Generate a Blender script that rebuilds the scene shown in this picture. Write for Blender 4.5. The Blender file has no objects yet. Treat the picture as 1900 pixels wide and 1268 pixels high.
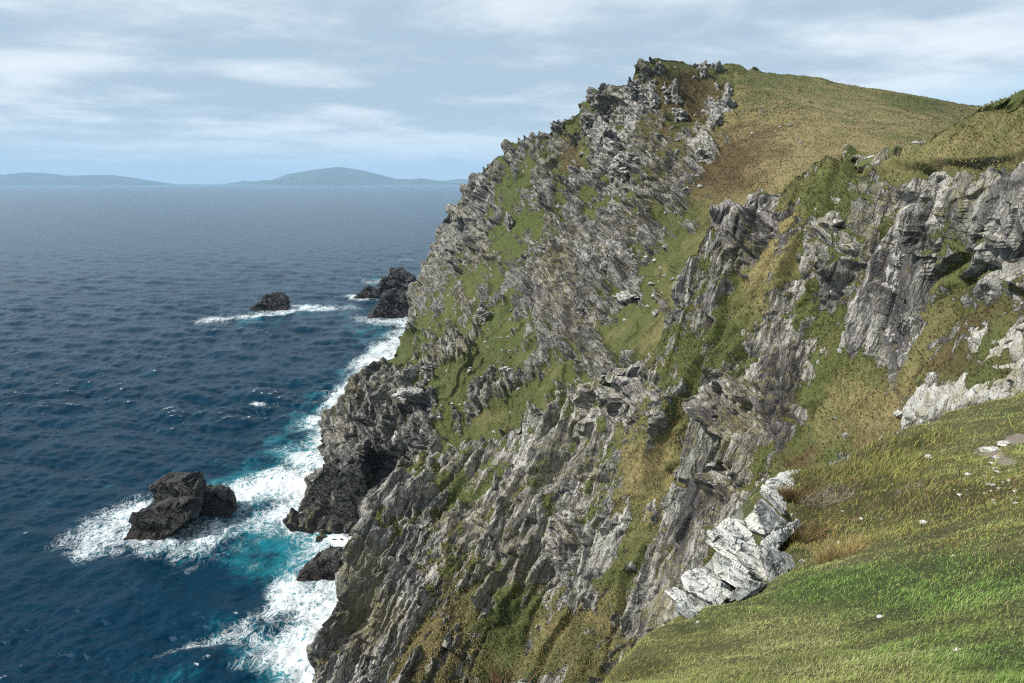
import bpy, bmesh, math, random
import numpy as np
random.seed(5)
RNG = np.random.default_rng(11)
S = bpy.context.scene
COL = S.collection

# ------------------------------------------------------------------ camera
F = 1267.0                      # focal length in photo pixels (24 mm lens)
PITCH = math.radians(13.15)
H = 150.0                       # eye height above the sea
CAM = np.array([0.0, 0.0, H])
FWD = np.array([0.0, math.cos(PITCH), -math.sin(PITCH)])
UP = np.array([0.0, math.sin(PITCH), math.cos(PITCH)])
RIGHT = np.array([1.0, 0.0, 0.0])
cd = bpy.data.cameras.new("camera")
cd.lens = 24.0; cd.sensor_width = 36.0; cd.clip_start = 0.3; cd.clip_end = 200000.0
cam = bpy.data.objects.new("camera", cd); COL.objects.link(cam)
cam.location = CAM; cam.rotation_euler = (math.pi/2 - PITCH, 0, 0)
S.camera = cam

# ------------------------------------------------------------------ light
SUN_AZ, SUN_EL = math.radians(-101), math.radians(45)    # from the left, high
SDIR = np.array([math.sin(SUN_AZ)*math.cos(SUN_EL), math.cos(SUN_AZ)*math.cos(SUN_EL), math.sin(SUN_EL)])
ld = bpy.data.lights.new("sun", 'SUN'); ld.energy = 5.0; ld.angle = math.radians(0.6); ld.color = (1.0, 0.95, 0.87)
lo = bpy.data.objects.new("sun", ld); COL.objects.link(lo)
from mathutils import Vector, Matrix
lo.rotation_euler = Vector(SDIR).to_track_quat('Z', 'Y').to_euler()
lo.location = (-100, 0, 300)

W = bpy.data.worlds.new("World"); S.world = W; W.use_nodes = True
S.view_settings.view_transform = 'Standard'; S.view_settings.look = 'None'
S.view_settings.exposure = 0.3; S.view_settings.gamma = 1.0
S.cycles.max_bounces = 6; S.cycles.diffuse_bounces = 2; S.cycles.glossy_bounces = 2
S.cycles.transmission_bounces = 2; S.cycles.volume_bounces = 1
S.cycles.use_denoising = False; S.cycles.denoiser = 'OPENIMAGEDENOISE'
S.cycles.denoising_input_passes = 'RGB_ALBEDO_NORMAL'; S.cycles.denoising_prefilter = 'ACCURATE'; S.cycles.filter_width = 1.15


class NT:
    """tiny node-tree writer"""
    def __init__(s, tree): s.t = tree; s.n = tree.nodes; s.l = tree.links
    def node(s, typ, **kw):
        x = s.n.new(typ)
        for k, v in kw.items(): setattr(x, k, v)
        return x
    def put(s, sock, v):
        if isinstance(v, bpy.types.NodeSocket): s.l.new(v, sock)
        elif v is not None: sock.default_value = v
    def math(s, op, a, b=None, c=None, clamp=False):
        x = s.node('ShaderNodeMath', operation=op, use_clamp=clamp)
        s.put(x.inputs[0], a); s.put(x.inputs[1], b); s.put(x.inputs[2], c); return x.outputs[0]
    def vmath(s, op, a, b=None, out=0):
        x = s.node('ShaderNodeVectorMath', operation=op)
        s.put(x.inputs[0], a)
        if op == 'SCALE': s.put(x.inputs[3], b)
        else: s.put(x.inputs[1], b)
        return x.outputs[out]
    def dot(s, a, b): return s.vmath('DOT_PRODUCT', a, b, 1)
    def noise(s, vec, scale, detail=4, rough=.55, dist=0.0, out=0):
        x = s.node('ShaderNodeTexNoise'); s.put(x.inputs['Vector'], vec)
        x.inputs['Scale'].default_value = scale; x.inputs['Detail'].default_value = detail
        x.inputs['Roughness'].default_value = rough; x.inputs['Distortion'].default_value = dist
        return x.outputs[out]
    def step(s, v, lo, hi, tomin=0.0, tomax=1.0):
        x = s.node('ShaderNodeMapRange', interpolation_type='SMOOTHSTEP')
        s.put(x.inputs[0], v); x.inputs[1].default_value = lo; x.inputs[2].default_value = hi
        x.inputs[3].default_value = tomin; x.inputs[4].default_value = tomax; return x.outputs[0]
    def mix(s, f, a, b, typ='MIX'):
        x = s.node('ShaderNodeMix', data_type='RGBA', blend_type=typ, clamp_factor=True)
        s.put(x.inputs[0], f)
        for i, v in ((6, a), (7, b)):
            if isinstance(v, tuple) and len(v) == 3: v = v + (1.0,)
            s.put(x.inputs[i], v)
        return x.outputs[2]
    def attr(s, name, out=2): return s.node('ShaderNodeAttribute', attribute_name=name).outputs[out]
    def xyz(s, x, y, z):
        c = s.node('ShaderNodeCombineXYZ'); s.put(c.inputs[0], x); s.put(c.inputs[1], y); s.put(c.inputs[2], z); return c.outputs[0]


def build_world():
    t = NT(W.node_tree); t.n.clear()
    out = t.node('ShaderNodeOutputWorld'); bg = t.node('ShaderNodeBackground')
    sky = t.node('ShaderNodeTexSky', sky_type='NISHITA', sun_disc=False)
    sky.sun_elevation = SUN_EL; sky.sun_rotation = SUN_AZ; sky.altitude = 150
    sky.air_density = 1.0; sky.dust_density = 1.0; sky.ozone_density = 1.0
    g = t.node('ShaderNodeTexCoord').outputs['Generated']
    sep = t.node('ShaderNodeSeparateXYZ'); t.put(sep.inputs[0], g)
    x, y, z = sep.outputs
    zz = t.math('ADD', t.math('MAXIMUM', z, 0.0), 0.10)
    cp = t.xyz(t.math('DIVIDE', x, zz), t.math('DIVIDE', y, zz), 0.0)      # a flat cloud deck seen from below
    n1 = t.noise(t.vmath('MULTIPLY', cp, (.8, 1.25, 1.)), 0.8, 6, .52, .3)
    n2 = t.noise(t.vmath('ADD', cp, (7.3, 2.1, 4.0)), 1.7, 6, .6, .2)
    n3 = t.noise(t.vmath('ADD', cp, (1.3, 9.1, 2.0)), 0.30, 3, .5)
    dens = t.math('ADD', t.math('MULTIPLY', n1, .65), t.math('MULTIPLY', n2, .35))
    shade = t.step(t.math('ADD', dens, t.math('MULTIPLY', t.math('SUBTRACT', n3, .5), .7)), .39, .63)
    cloud = t.mix(shade, (3.8, 4.8, 5.7), (7.3, 7.8, 8.2))
    low = t.step(z, -.02, .11)
    cloud = t.mix(t.math('SUBTRACT', 1.0, low), cloud, (4.9, 6.1, 7.0))
    # broad clear break to the right
    brk = t.noise(cp, .5, 5, .5, .2)
    side = t.step(t.math('ADD', t.math('MULTIPLY', x, 1.0), t.math('MULTIPLY', t.math('SUBTRACT', brk, .5), .9)), .42, .62)
    cover = t.math('SUBTRACT', 1.0, t.math('MULTIPLY', side, .62))
    clear = t.mix(.45, t.vmath('SCALE', sky.outputs[0], 1.0), (3.9, 6.3, 8.6))
    col = t.mix(t.math('MULTIPLY', cover, .95), clear, cloud)
    t.put(bg.inputs[0], col); bg.inputs[1].default_value = 0.10
    t.l.new(bg.outputs[0], out.inputs[0])
build_world()

# ------------------------------------------------------------------ maths helpers
def P(px, py, t):
    """the point at axial distance t along the view through photo pixel (px, py)"""
    px = np.asarray(px, float); py = np.asarray(py, float); t = np.asarray(t, float)
    u = (px - 950.0)/F; v = (634.0 - py)/F
    d = FWD + u[..., None]*RIGHT + v[..., None]*UP
    return CAM + t[..., None]*d
def tsea(py):
    v = (634.0 - np.asarray(py, float))/F
    return -H/(FWD[2] + v*UP[2])
def to_px(p):
    q = p - CAM; d = q @ FWD
    return 950 + F*(q @ RIGHT)/d, 634 - F*(q @ UP)/d, d

def h3(i, j, k, seed=0):
    a = (i.astype(np.int64)*374761393 + j.astype(np.int64)*668265263 + k.astype(np.int64)*2147483647 + seed*1274126177) & 0xffffffff
    a = ((a ^ (a >> 13))*1274126177) & 0xffffffff
    a = ((a ^ (a >> 16))*2246822519) & 0xffffffff
    a = a ^ (a >> 15)
    return (a & 0xffffff).astype(np.float32)/np.float32(0xffffff)
def vnoise(p, seed=0):
    f = np.floor(p); w = (p - f).astype(np.float32); i = f.astype(np.int64)
    w = w*w*w*(w*(w*6 - 15) + 10)
    r = 0
    for dx in (0, 1):
        wx = w[:, 0] if dx else 1 - w[:, 0]
        for dy in (0, 1):
            wy = wx*(w[:, 1] if dy else 1 - w[:, 1])
            for dz in (0, 1):
                r = r + wy*(w[:, 2] if dz else 1 - w[:, 2])*h3(i[:, 0]+dx, i[:, 1]+dy, i[:, 2]+dz, seed)
    return r*2 - 1
def fbm(p, octv=4, seed=0, gain=.5):
    r = 0; a = 1.0; s = 0
    for o in range(octv):
        r = r + a*vnoise(p, seed + o*17); s += a; a *= gain; p = p*2.03 + 11.7
    return r/s
# bedding frame: strike runs up the headland, beds dip to the right
BN = np.array([0.50, -0.18, 0.85]); BN /= np.linalg.norm(BN)
BA = np.array([0.15, 0.97, 0.12]); BA -= BN*(BA @ BN); BA /= np.linalg.norm(BA)
BD = np.cross(BN, BA)
CN = np.array([0.88, -0.40, -0.22]); CN /= np.linalg.norm(CN)      # the near wall: beds stand almost on end
CA = np.array([-.10, .05, -.98]); CA -= CN*(CA @ CN); CA /= np.linalg.norm(CA)
CDD = np.cross(CN, CA)
EN = np.array([0.42, -0.30, 0.86]); EN /= np.linalg.norm(EN)       # folded beds falling to the right
EA = np.array([.80, .1, -.50]); EA -= EN*(EA @ EN); EA /= np.linalg.norm(EA)
EDD = np.cross(EN, EA)
def bed(p): return np.stack([p @ BA, p @ BD, p @ BN], -1)
def bedc(p): return np.stack([p @ CA, p @ CDD, p @ CN], -1)
def bede(p): return np.stack([p @ EA, p @ EDD, p @ EN], -1)
def blocks(q, L, seed, thin=.35, tilt=1.3):
    n = q[:, 2]/(thin*L); li = np.floor(n); z0 = np.zeros_like(li)
    a = q[:, 0]/L + h3(li, z0, z0, seed)*7; ai = np.floor(a)
    d = q[:, 1]/(.75*L) + h3(li, ai, z0, seed+1)*5; di = np.floor(d)
    h = h3(ai, di, li, seed+2)*2 - 1
    t = (a-ai-.5)*(h3(ai, di, li, seed+3)*2-1) + (d-di-.5)*(h3(ai, di, li, seed+4)*2-1) + (n-li-.5)*(h3(ai, di, li, seed+5)*2-1)
    return h + tilt*t
def tps(pts, vals):
    pts = np.asarray(pts, float); n = len(pts)
    def U(r2): return np.where(r2 > 0, r2*np.log(r2 + 1e-12), 0)
    sc = pts.std(); q = pts/sc
    r2 = ((q[:, None]-q[None])**2).sum(-1)
    A = np.zeros((n+3, n+3)); A[:n, :n] = U(r2) + np.eye(n)*2e-3; A[:n, n] = 1; A[:n, n+1:] = q; A[n:, :n] = A[:n, n:].T
    w = np.linalg.solve(A, np.concatenate([vals, [0, 0, 0]]))
    def f(x):
        x = np.asarray(x, float).reshape(-1, 2)/sc; o = np.empty(len(x))
        for s in range(0, len(x), 50000):
            y = x[s:s+50000]; r = ((y[:, None]-q[None])**2).sum(-1)
            o[s:s+50000] = U(r) @ w[:n] + w[n] + y @ w[n+1:]
        return o
    return f
def ell(px, py, lst):
    """sum of soft elliptical patches (cx, cy, rx, ry, rot_deg, weight)"""
    r = np.zeros(len(px), np.float32)
    for cx, cy, rx, ry, rot, w in lst:
        c, s = math.cos(math.radians(rot)), math.sin(math.radians(rot))
        dx, dy = px-cx, py-cy
        d = ((dx*c + dy*s)/rx)**2 + ((-dx*s + dy*c)/ry)**2
        r += w*np.exp(-np.minimum(d, 30)*.9).astype(np.float32)
    return r
def sstep(x, a, b):
    t = np.clip((x-a)/(b-a), 0, 1); return t*t*(3-2*t)
def resample(poly, n):
    poly = np.asarray(poly, float); s = np.linspace(0, len(poly)-1, n)
    i = np.minimum(s.astype(int), len(poly)-2); f = (s-i)[:, None]
    return poly[i]*(1-f) + poly[i+1]*f
def blur1(a, k, axis):
    for _ in range(k):
        b = np.roll(a, 1, axis); c = np.roll(a, -1, axis)
        sl = [slice(None)]*a.ndim
        sl[axis] = slice(1, -1); a2 = a.copy(); a2[tuple(sl)] = ((a*2+b+c)/4)[tuple(sl)]; a = a2
    return a

def mesh_from(name, verts, faces_flat, nper, mat, smooth=False, parent=None, attrs=None):
    me = bpy.data.meshes.new(name)
    nv = len(verts); nf = len(faces_flat)//nper
    me.vertices.add(nv); me.vertices.foreach_set('co', np.ascontiguousarray(verts, np.float32).ravel())
    me.loops.add(nf*nper); me.loops.foreach_set('vertex_index', np.ascontiguousarray(faces_flat, np.int32))
    me.polygons.add(nf); me.polygons.foreach_set('loop_start', np.arange(0, nf*nper, nper, dtype=np.int32))
    me.polygons.foreach_set('use_smooth', np.full(nf, smooth, bool))
    for k, v in (attrs or {}).items():
        v = np.ascontiguousarray(v, np.float32)
        if v.ndim == 2:
            a = me.attributes.new(k, 'FLOAT_COLOR', 'POINT'); a.data.foreach_set('color', v.ravel())
        else:
            a = me.attributes.new(k, 'FLOAT', 'POINT'); a.data.foreach_set('value', v)
    me.update(); me.validate()
    if mat: me.materials.append(mat)
    o = bpy.data.objects.new(name, me); COL.objects.link(o)
    if parent: o.parent = parent
    return o
def grid_faces(nr, nc):
    i = np.arange(nr*nc).reshape(nr, nc)
    return np.stack([i[:-1, :-1], i[1:, :-1], i[1:, 1:], i[:-1, 1:]], -1).reshape(-1)
def grid_normals(v):
    du = np.gradient(v, axis=1); dv = np.gradient(v, axis=0)
    n = np.cross(du, dv); n /= np.linalg.norm(n, axis=-1, keepdims=True) + 1e-9
    return n
def tag(o, label=None, cat=None, group=None, kind=None):
    for k, v in (('label', label), ('category', cat), ('group', group), ('kind', kind)):
        if v: o[k] = v
    return o

# ------------------------------------------------------------------ materials
def mat_new(name):
    m = bpy.data.materials.new(name); m.use_nodes = True
    t = NT(m.node_tree); t.n.clear()
    out = t.node('ShaderNodeOutputMaterial'); b = t.node('ShaderNodeBsdfPrincipled')
    t.l.new(b.outputs[0], out.inputs[0]); b.inputs['Specular IOR Level'].default_value = .25
    return m, t, b
def rock_color(t, p, k=1.0, tone=1.0, fr=(BA, BD, BN), fold=None):
    """slaty rock: thin beds, mottling, cracks.  k = detail scale"""
    q = t.xyz(*(t.dot(p, tuple(x)) for x in fr))
    if fold is not None:
        q2 = t.xyz(*(t.dot(p, tuple(x)) for x in (EA, EDD, EN)))
        mv = t.node('ShaderNodeMix', data_type='VECTOR'); t.put(mv.inputs[0], t.step(fold, .49, .51)); t.put(mv.inputs[4], q); t.put(mv.inputs[5], q2); q = mv.outputs[1]
    qd = t.vmath('ADD', q, t.vmath('SCALE', t.noise(p, .5*k, 4, .6, 0, 1), 1.6/k))
    def cells(sc):
        x = t.node('ShaderNodeTexVoronoi', feature='F1'); t.put(x.inputs['Vector'], t.vmath('MULTIPLY', qd, sc)); x.inputs['Scale'].default_value = 1.0
        y = t.node('ShaderNodeTexVoronoi', feature='DISTANCE_TO_EDGE'); t.put(y.inputs['Vector'], t.vmath('MULTIPLY', qd, sc)); y.inputs['Scale'].default_value = 1.0
        sx = t.node('ShaderNodeSeparateColor'); t.put(sx.inputs[0], x.outputs['Color']); return sx.outputs[0], y.outputs['Distance']
    c1, e1 = cells((.11*k, .16*k, .62*k)); c2, e2 = cells((.36*k, .50*k, 2.1*k))
    qs = t.vmath('MULTIPLY', q, (.22*k, .16*k, 1.9*k))
    st = t.noise(qs, 1.0, 9, .62, .6)
    big = t.noise(p, .035*k, 4, .55)
    fine = t.noise(p, 2.6*k, 8, .65)
    v = t.math('ADD', t.math('ADD', t.math('MULTIPLY', st, .6), t.math('MULTIPLY', fine, .3)), t.math('MULTIPLY', t.math('SUBTRACT', t.noise(t.vmath('ADD', p, (70., 2., 9.)), .085*k, 5, .6), .4), .45))
    c = t.mix(t.step(v, .34, .66), (.055*tone, .053*tone, .056*tone), (.37*tone, .36*tone, .335*tone))
    v = t.math('ADD', v, t.math('ADD', t.math('MULTIPLY', t.math('SUBTRACT', c1, .5), .20), t.math('MULTIPLY', t.math('SUBTRACT', c2, .5), .24)))
    c = t.mix(t.step(v, .28, .70), (.076*tone, .071*tone, .068*tone), (.41*tone, .395*tone, .355*tone))
    c = t.mix(t.step(big, .40, .68, 0, .45), c, (.22*tone, .235*tone, .205*tone))          # greenish grey beds
    pur = t.noise(t.vmath('ADD', p, (31., 7., 3.)), .05*k, 4, .6)
    c = t.mix(t.step(pur, .52, .72, 0, .55), c, (.17*tone, .15*tone, .155*tone))           # purple grey beds
    crack = t.math('MAXIMUM', t.step(e1, .0, .055, .8, 0), t.step(e2, 0, .06, .55, 0))
    c = t.mix(crack, c, t.mix(.75, c, (.01, .01, .011)))
    hgt = t.math('ADD', t.math('ADD', t.math('MULTIPLY', c1, .9), t.math('MULTIPLY', c2, .55)), t.math('ADD', t.math('MULTIPLY', st, .5), t.math('MULTIPLY', fine, .5)))
    hgt = t.math('SUBTRACT', hgt, t.math('MULTIPLY', crack, .5))
    return c, q, fine, hgt
def terrain_mat(name, k, roughbump, fr, folds):
    m, t, b = mat_new(name)
    geo = t.node('ShaderNodeNewGeometry'); p = geo.outputs['Position']; nrm = geo.outputs['Normal']
    nz = t.node('ShaderNodeSeparateXYZ'); t.put(nz.inputs[0], nrm); nz = nz.outputs[2]
    c, q, fine, st = rock_color(t, p, k, 1.12 if folds else .95, fr, t.attr('fold') if folds else None)
    dark = t.attr('dark'); lich = t.attr('lichen'); veg = t.attr('veg'); tone = t.attr('tone'); heath = t.attr('heath')
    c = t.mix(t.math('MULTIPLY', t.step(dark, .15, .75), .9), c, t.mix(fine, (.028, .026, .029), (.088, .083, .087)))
    # pale crustose lichen: small dashes and crusts; top light on upward faces painted in
    ql = t.vmath('MULTIPLY', q, (.40, .9, 1.25))
    l1 = t.noise(ql, 1.15*k, 8, .68, .3); l2 = t.noise(p, .11*k, 4, .6)
    lv = t.math('ADD', t.math('ADD', t.math('MULTIPLY', l1, 1.0), t.math('MULTIPLY', l2, .45)),
                t.math('ADD', t.math('MULTIPLY', nz, .10 if folds else .05), t.math('MULTIPLY', lich, .22 if folds else .15)))
    lm = t.step(lv, .90, .965)
    c = t.mix(t.math('MULTIPLY', lm, .88), c, t.mix(fine, (.40, .39, .355), (.66, .65, .61)))
    # yellow-green lichen dusting
    y1 = t.noise(t.vmath('ADD', p, (3., 90., 5.)), .8*k, 8, .7)
    y2 = t.noise(t.vmath('ADD', p, (55., 9., 5.)), .06*k, 3, .5)
    c = t.mix(t.math('MULTIPLY', t.step(t.math('ADD', y1, t.math('MULTIPLY', y2, .7)), .84, 1.02), .62), c, (.21, .19, .085))
    # turf
    vn = t.noise(p, .55*k, 8, .68); vn2 = t.noise(p, 3.1*k, 5, .7)
    vm = t.math('ADD', veg, t.math('ADD', t.math('MULTIPLY', t.math('SUBTRACT', vn, .5), 1.5), t.math('MULTIPLY', t.math('SUBTRACT', vn2, .5), .8)))
    vm = t.step(vm, .44 - (0 if folds else .07), .58 - (0 if folds else .05))
    tn = t.math('ADD', t.math('ADD', tone, .14), t.math('MULTIPLY', t.math('SUBTRACT', t.noise(p, .16*k, 7, .65), .5), 1.5))
    g = t.mix(t.step(tn, .1, .9), (.088, .108, .036), (.275, .225, .110))
    hn = t.math('ADD', heath, t.math('MULTIPLY', t.math('SUBTRACT', t.noise(t.vmath('ADD', p, (9., 4., 77.)), .12*k, 7, .66), .5), 1.7))
    g = t.mix(t.step(hn, .32, .95, 0, .85), g, (.100, .068, .036))
    g = t.mix(t.step(t.noise(p, 1.4*k, 6, .7), .40, .75, 0, .6), g, t.mix(.5, g, (.03, .036, .012)))
    g = t.mix(t.step(vn2, .55, .8, 0, .5), g, (.22, .20, .09))
    c = t.mix(vm, c, g)
    t.put(b.inputs['Base Color'], c); b.inputs['Roughness'].default_value = .9
    b.inputs['Specular IOR Level'].default_value = .12
    bu = t.node('ShaderNodeBump'); bu.inputs['Strength'].default_value = 1.0; bu.inputs['Distance'].default_value = roughbump
    t.put(bu.inputs['Height'], t.math('ADD', t.math('MULTIPLY', t.math('MULTIPLY', st, 1.0), t.math('SUBTRACT', 1.0, vm)), t.math('MULTIPLY', vn2, .6))); t.put(b.inputs['Normal'], bu.outputs[0])
    return m
M_FAR = terrain_mat('headland_rock_and_turf', .42, 1.6, (BA, BD, BN), False)
M_NEAR = terrain_mat('cove_rock_and_turf', .8, .55, (CA, CDD, CN), True)

# ------------------------------------------------------------------ ruled terrain sheets
def sheet(pairs, depth_pts, nS, nB, ext, mask_lists, rockfn, name, mat, bpow=1.0, nblur=1):
    pairs = np.array(pairs, float)
    top = resample(pairs[:, 0], nS); bot = resample(pairs[:, 1], nS)
    dp = np.array(depth_pts, float)
    f = tps(dp[:, :2], np.log(dp[:, 2]))
    b = np.linspace(0, 1, nB)**bpow
    pix = top[None]*(1-b)[:, None, None] + bot[None]*b[:, None, None]
    t = np.exp(f(pix.reshape(-1, 2))).reshape(nB, nS)
    V = P(pix[..., 0], pix[..., 1], t)
    # the far side: roll over the edge, away from the viewer and down
    hd = V[0, :, :2] - CAM[:2]; hd /= np.linalg.norm(hd, axis=1, keepdims=True)
    es = ext['e']; back = []
    sl = np.interp(np.linspace(0, len(pairs)-1, nS), np.arange(len(pairs)), ext['slope'])
    for e in es[::-1]:
        r = V[0].copy(); r[:, :2] += hd*e
        r[:, 2] -= sl*e*(1 - .55*np.exp(-e/6.0)); r[:, 2] = np.maximum(r[:, 2], -12)
        back.append(r)
    V = np.concatenate([np.array(back), V], 0)
    pix = np.concatenate([np.repeat(pix[:1], len(es), 0), pix], 0)
    nr = V.shape[0]
    N = grid_normals(V)
    cen = V.reshape(-1, 3)
    flip = np.sign(((CAM - cen)*N.reshape(-1, 3)).sum(-1)).reshape(nr, nS)
    N = N*np.sign(np.median(flip[len(es):]))
    N = blur1(blur1(N, 6, 0), 6, 1); N /= np.linalg.norm(N, axis=-1, keepdims=True) + 1e-9
    p = V.reshape(-1, 3); n = N.reshape(-1, 3); px = pix[..., 0].ravel(); py = pix[..., 1].ravel()
    disp, veg0, extra = rockfn(p, n, px, py)
    disp = blur1(blur1(disp.reshape(nr, nS), nblur, 0), nblur, 1).ravel()
    q = p + n*disp[:, None]
    q2 = q.reshape(nr, nS, 3)
    n2 = grid_normals(q2)*np.sign(np.median(flip[len(es):]))
    nzs = blur1(blur1(n2[..., 2], 2, 0), 2, 1).ravel()
    veg = veg0 + (nzs - .55)*.6
    at = {'veg': veg, **extra}
    for k, v in mask_lists.items(): at[k] = ell(px, py, v)
    at['dark'] = at['dark'] + sstep(-q[:, 2] + 3*fbm(q/6.0, 3, 5), -9, -3)
    at['veg'] = at['veg'] - 2*sstep(-q[:, 2], -20, -9)
    fc = grid_faces(nr, nS)
    if np.median(flip[len(es):]) < 0: fc = fc.reshape(-1, 4)[:, ::-1].reshape(-1)
    o = mesh_from(name, q, fc, 4, mat, False, None, at)
    o['kind'] = 'structure'
    return dict(obj=o, V=q2, N=n2, pix=pix, veg=at['veg'].reshape(nr, nS), ne=len(es))

# ---- far headland
A_PAIRS = [((535,985),(600,1050)),((575,905),(690,1060)),((610,852),(760,1010)),((616,800),(800,980)),((640,748),(850,940)),
 ((680,700),(900,910)),((742,640),(980,870)),((762,590),(1040,830)),((764,540),(1080,790)),((790,480),(1130,750)),((828,400),(1190,710)),
 ((872,342),(1240,660)),((908,298),(1290,610)),((960,262),(1320,560)),((1010,240),(1340,530)),((1052,213),(1370,490)),((1088,208),(1390,470)),
 ((1112,166),(1420,440)),((1165,152),(1450,420)),((1178,122),(1470,410)),((1206,104),(1500,390)),((1300,108),(1560,350)),((1400,121),(1640,325)),
 ((1600,153),(1740,290)),((1800,189),(1850,260)),((1960,217),(1990,260))]
A_DEPTH = [(535,985,309),(575,905,335),(610,852,338),(616,800,340),(640,748,352),(680,700,378),(742,640,485),(762,590,640),(764,540,715),(790,480,700),
 (828,400,650),(872,342,600),(908,298,570),(960,262,545),(1010,240,525),(1052,213,505),(1088,208,490),(1112,166,470),(1165,152,445),(1206,104,430),
 (1300,108,440),(1400,121,450),(1600,153,480),(1800,189,520),(1960,217,540),
 (665,850,312),(700,760,332),(760,725,335),(700,865,328),(745,830,312),(640,940,308),(680,985,296),(700,1060,285),
 (850,760,302),(850,650,370),(800,650,400),(900,560,450),(850,500,560),(900,420,520),(805,560,590),(1000,600,355),(950,700,310),(1000,480,425),
 (1000,350,480),(1100,450,380),(1100,550,325),(1150,350,400),(1150,650,262),(1050,740,262),(900,850,262),(1230,560,258),(1250,450,300),(1200,250,400),
 (1300,350,310),(1300,200,400),(1400,300,285),(1400,200,370),(1500,250,300),(1600,220,340),(1700,230,330),(1600,300,250),(1750,280,260),(1480,380,215),
 (1380,490,215),(1300,600,220),(1200,700,225),(980,865,240),(850,935,262),(1990,260,300),(1850,260,305)]
A_SLOPE = [1.6]*12 + [1.5,1.4,1.4,1.3,1.3,1.2,1.0,.8,.5,.28,.25,.22,.2,.2]
A_GRASS = [(1235,112,50,14,5,1.2),(1560,215,260,75,8,1.5),(1700,220,160,60,10,1.5),(1430,300,110,80,-30,1.1),(1350,380,60,60,-30,.9),(1270,470,45,80,25,.9),(1230,590,50,90,30,.8),
 (1400,150,70,40,0,.9),(1290,140,60,35,0,.5),(1250,230,60,35,0,.55),(1190,225,40,25,0,.5),(1170,385,35,25,0,.5),(1390,420,60,60,0,.6),
 (960,420,30,120,-8,.7),(935,560,45,60,10,.7),(1050,290,25,70,10,.5),(780,620,40,55,35,.7),(730,680,55,30,-40,.7),(900,660,60,50,-30,.6),(850,740,90,50,-40,.7),
 (960,760,70,40,-40,.6),(900,830,80,35,-30,.5),(1150,600,50,35,-30,.5),(1080,560,30,30,0,.35),(840,530,30,60,40,.35),
 (700,760,60,70,0,-1.2),(640,830,60,90,0,-1.4),(780,500,40,110,30,-1.0),(860,420,45,90,25,-.9),(1190,170,35,60,-20,-.9),(1150,300,50,50,0,-.8),(1340,185,28,55,20,-.9),(1300,270,22,60,20,-.8),(1250,200,30,50,0,-.35),
 (1130,230,35,60,20,-.6),(1000,290,70,40,-30,-.6),(1010,480,50,90,10,-.7),(1080,480,60,70,20,-.8),(1180,420,50,60,30,-.5),(1130,520,70,50,-30,-.6),(1000,640,90,40,-40,-.7),(1000,550,45,60,0,-.6),(860,650,40,50,0,-.5),(920,730,70,20,-45,-.5),(790,790,40,40,0,-.3)]
A_MASK = dict(
 dark=[(1640,176,70,3,17,.7),(1160,315,32,24,20,.7),(690,860,25,40,10,.9),(935,410,14,22,0,.7),(970,480,18,28,20,.5),(1090,560,60,20,-45,.5),(1040,495,26,18,0,.6),(640,960,40,30,0,.35),(840,690,50,40,0,.3),(900,720,60,30,-40,.4)],  # dark rock and peat, plus cave and overhang shade put in as colour
 lichen=[(1200,180,45,80,-20,.8),(1140,250,40,80,10,.9),(1345,180,30,70,15,1.0),(1300,280,25,70,15,1.0),(1250,200,40,50,0,.5),(1100,330,80,60,0,.6),(1060,420,120,90,0,.35),(1150,480,60,60,0,.5)],
 tone=[(1500,260,250,90,10,.55),(1400,350,90,70,-30,.5),(1250,560,40,110,20,.25),(1700,200,200,50,10,.3),(960,420,40,130,0,-.35),(1210,235,60,25,0,-.3),(1290,110,80,12,0,-.3),(1700,185,60,12,10,-.5),(800,650,120,70,-40,.0),(1130,640,60,60,0,.15)],
 heath=[(1270,165,90,50,0,1.0),(1420,260,70,70,30,.65),(1340,310,60,70,20,.7),(1140,190,40,30,0,.8),(1055,290,30,70,0,.9),(1250,330,90,60,0,.6),(1230,250,60,40,0,.4),(1180,230,40,25,0,.25),(1560,200,120,25,8,.25),(1120,400,80,50,0,.2),(1400,440,10,10,0,0)])
def rock_A(p, n, px, py):
    g = .54*ell(px, py, A_GRASS)
    w = np.stack([fbm(p/26.0, 3, s) for s in (1, 2, 3)], -1)*.6
    veg = g + .66 + .85*fbm(bed(p)/np.array([36., 11., 9.]), 4, 41) + .75*fbm(bed(p)/np.array([9., 4., 4.]), 3, 42)
    rock = sstep(-veg, -.85, -.15)
    smooth = sstep(g, .44, .72)
    q = bed(p + w*7.0)
    d = 6.5*fbm(bed(p)/np.array([90., 30., 26.]), 3, 7)*(1-.85*smooth)
    d += (.22+.78*rock)*(3.9*blocks(q, 40, 20, .5) + 3.0*blocks(q, 18, 30, .5) + 1.3*blocks(q*1.0+3, 8.0, 40, .5) + .42*blocks(q, 3.6, 50, .5) + .25*blocks(q, 1.9, 55, .6))*(1-.9*smooth)
    rid = 1 - np.abs(fbm(bed(p + w*5)/np.array([40., 14., 9.]), 3, 77))
    d += rock*(3.2*sstep(rid, .72, .98))*(1-smooth)
    d += .4*fbm(p/6.0, 3, 61)*(1-.6*rock) + .25*fbm(p/2.2, 2, 62)
    cr = sstep(.62 - veg + .25*fbm(p/2.5, 2, 63), -.05, .16)
    d += cr*(2.2 + 1.6*fbm(p/15.0, 2, 64))*(1-.5*smooth)
    return d - 2.6, veg - .5*cr, {}
print('A'); SA = sheet(A_PAIRS, A_DEPTH, 1350, 560, dict(e=[1.5,3,5,8,12,18,26,40,60,95,150,240], slope=A_SLOPE), A_MASK, rock_A, 'headland_hill', M_FAR)

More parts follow.
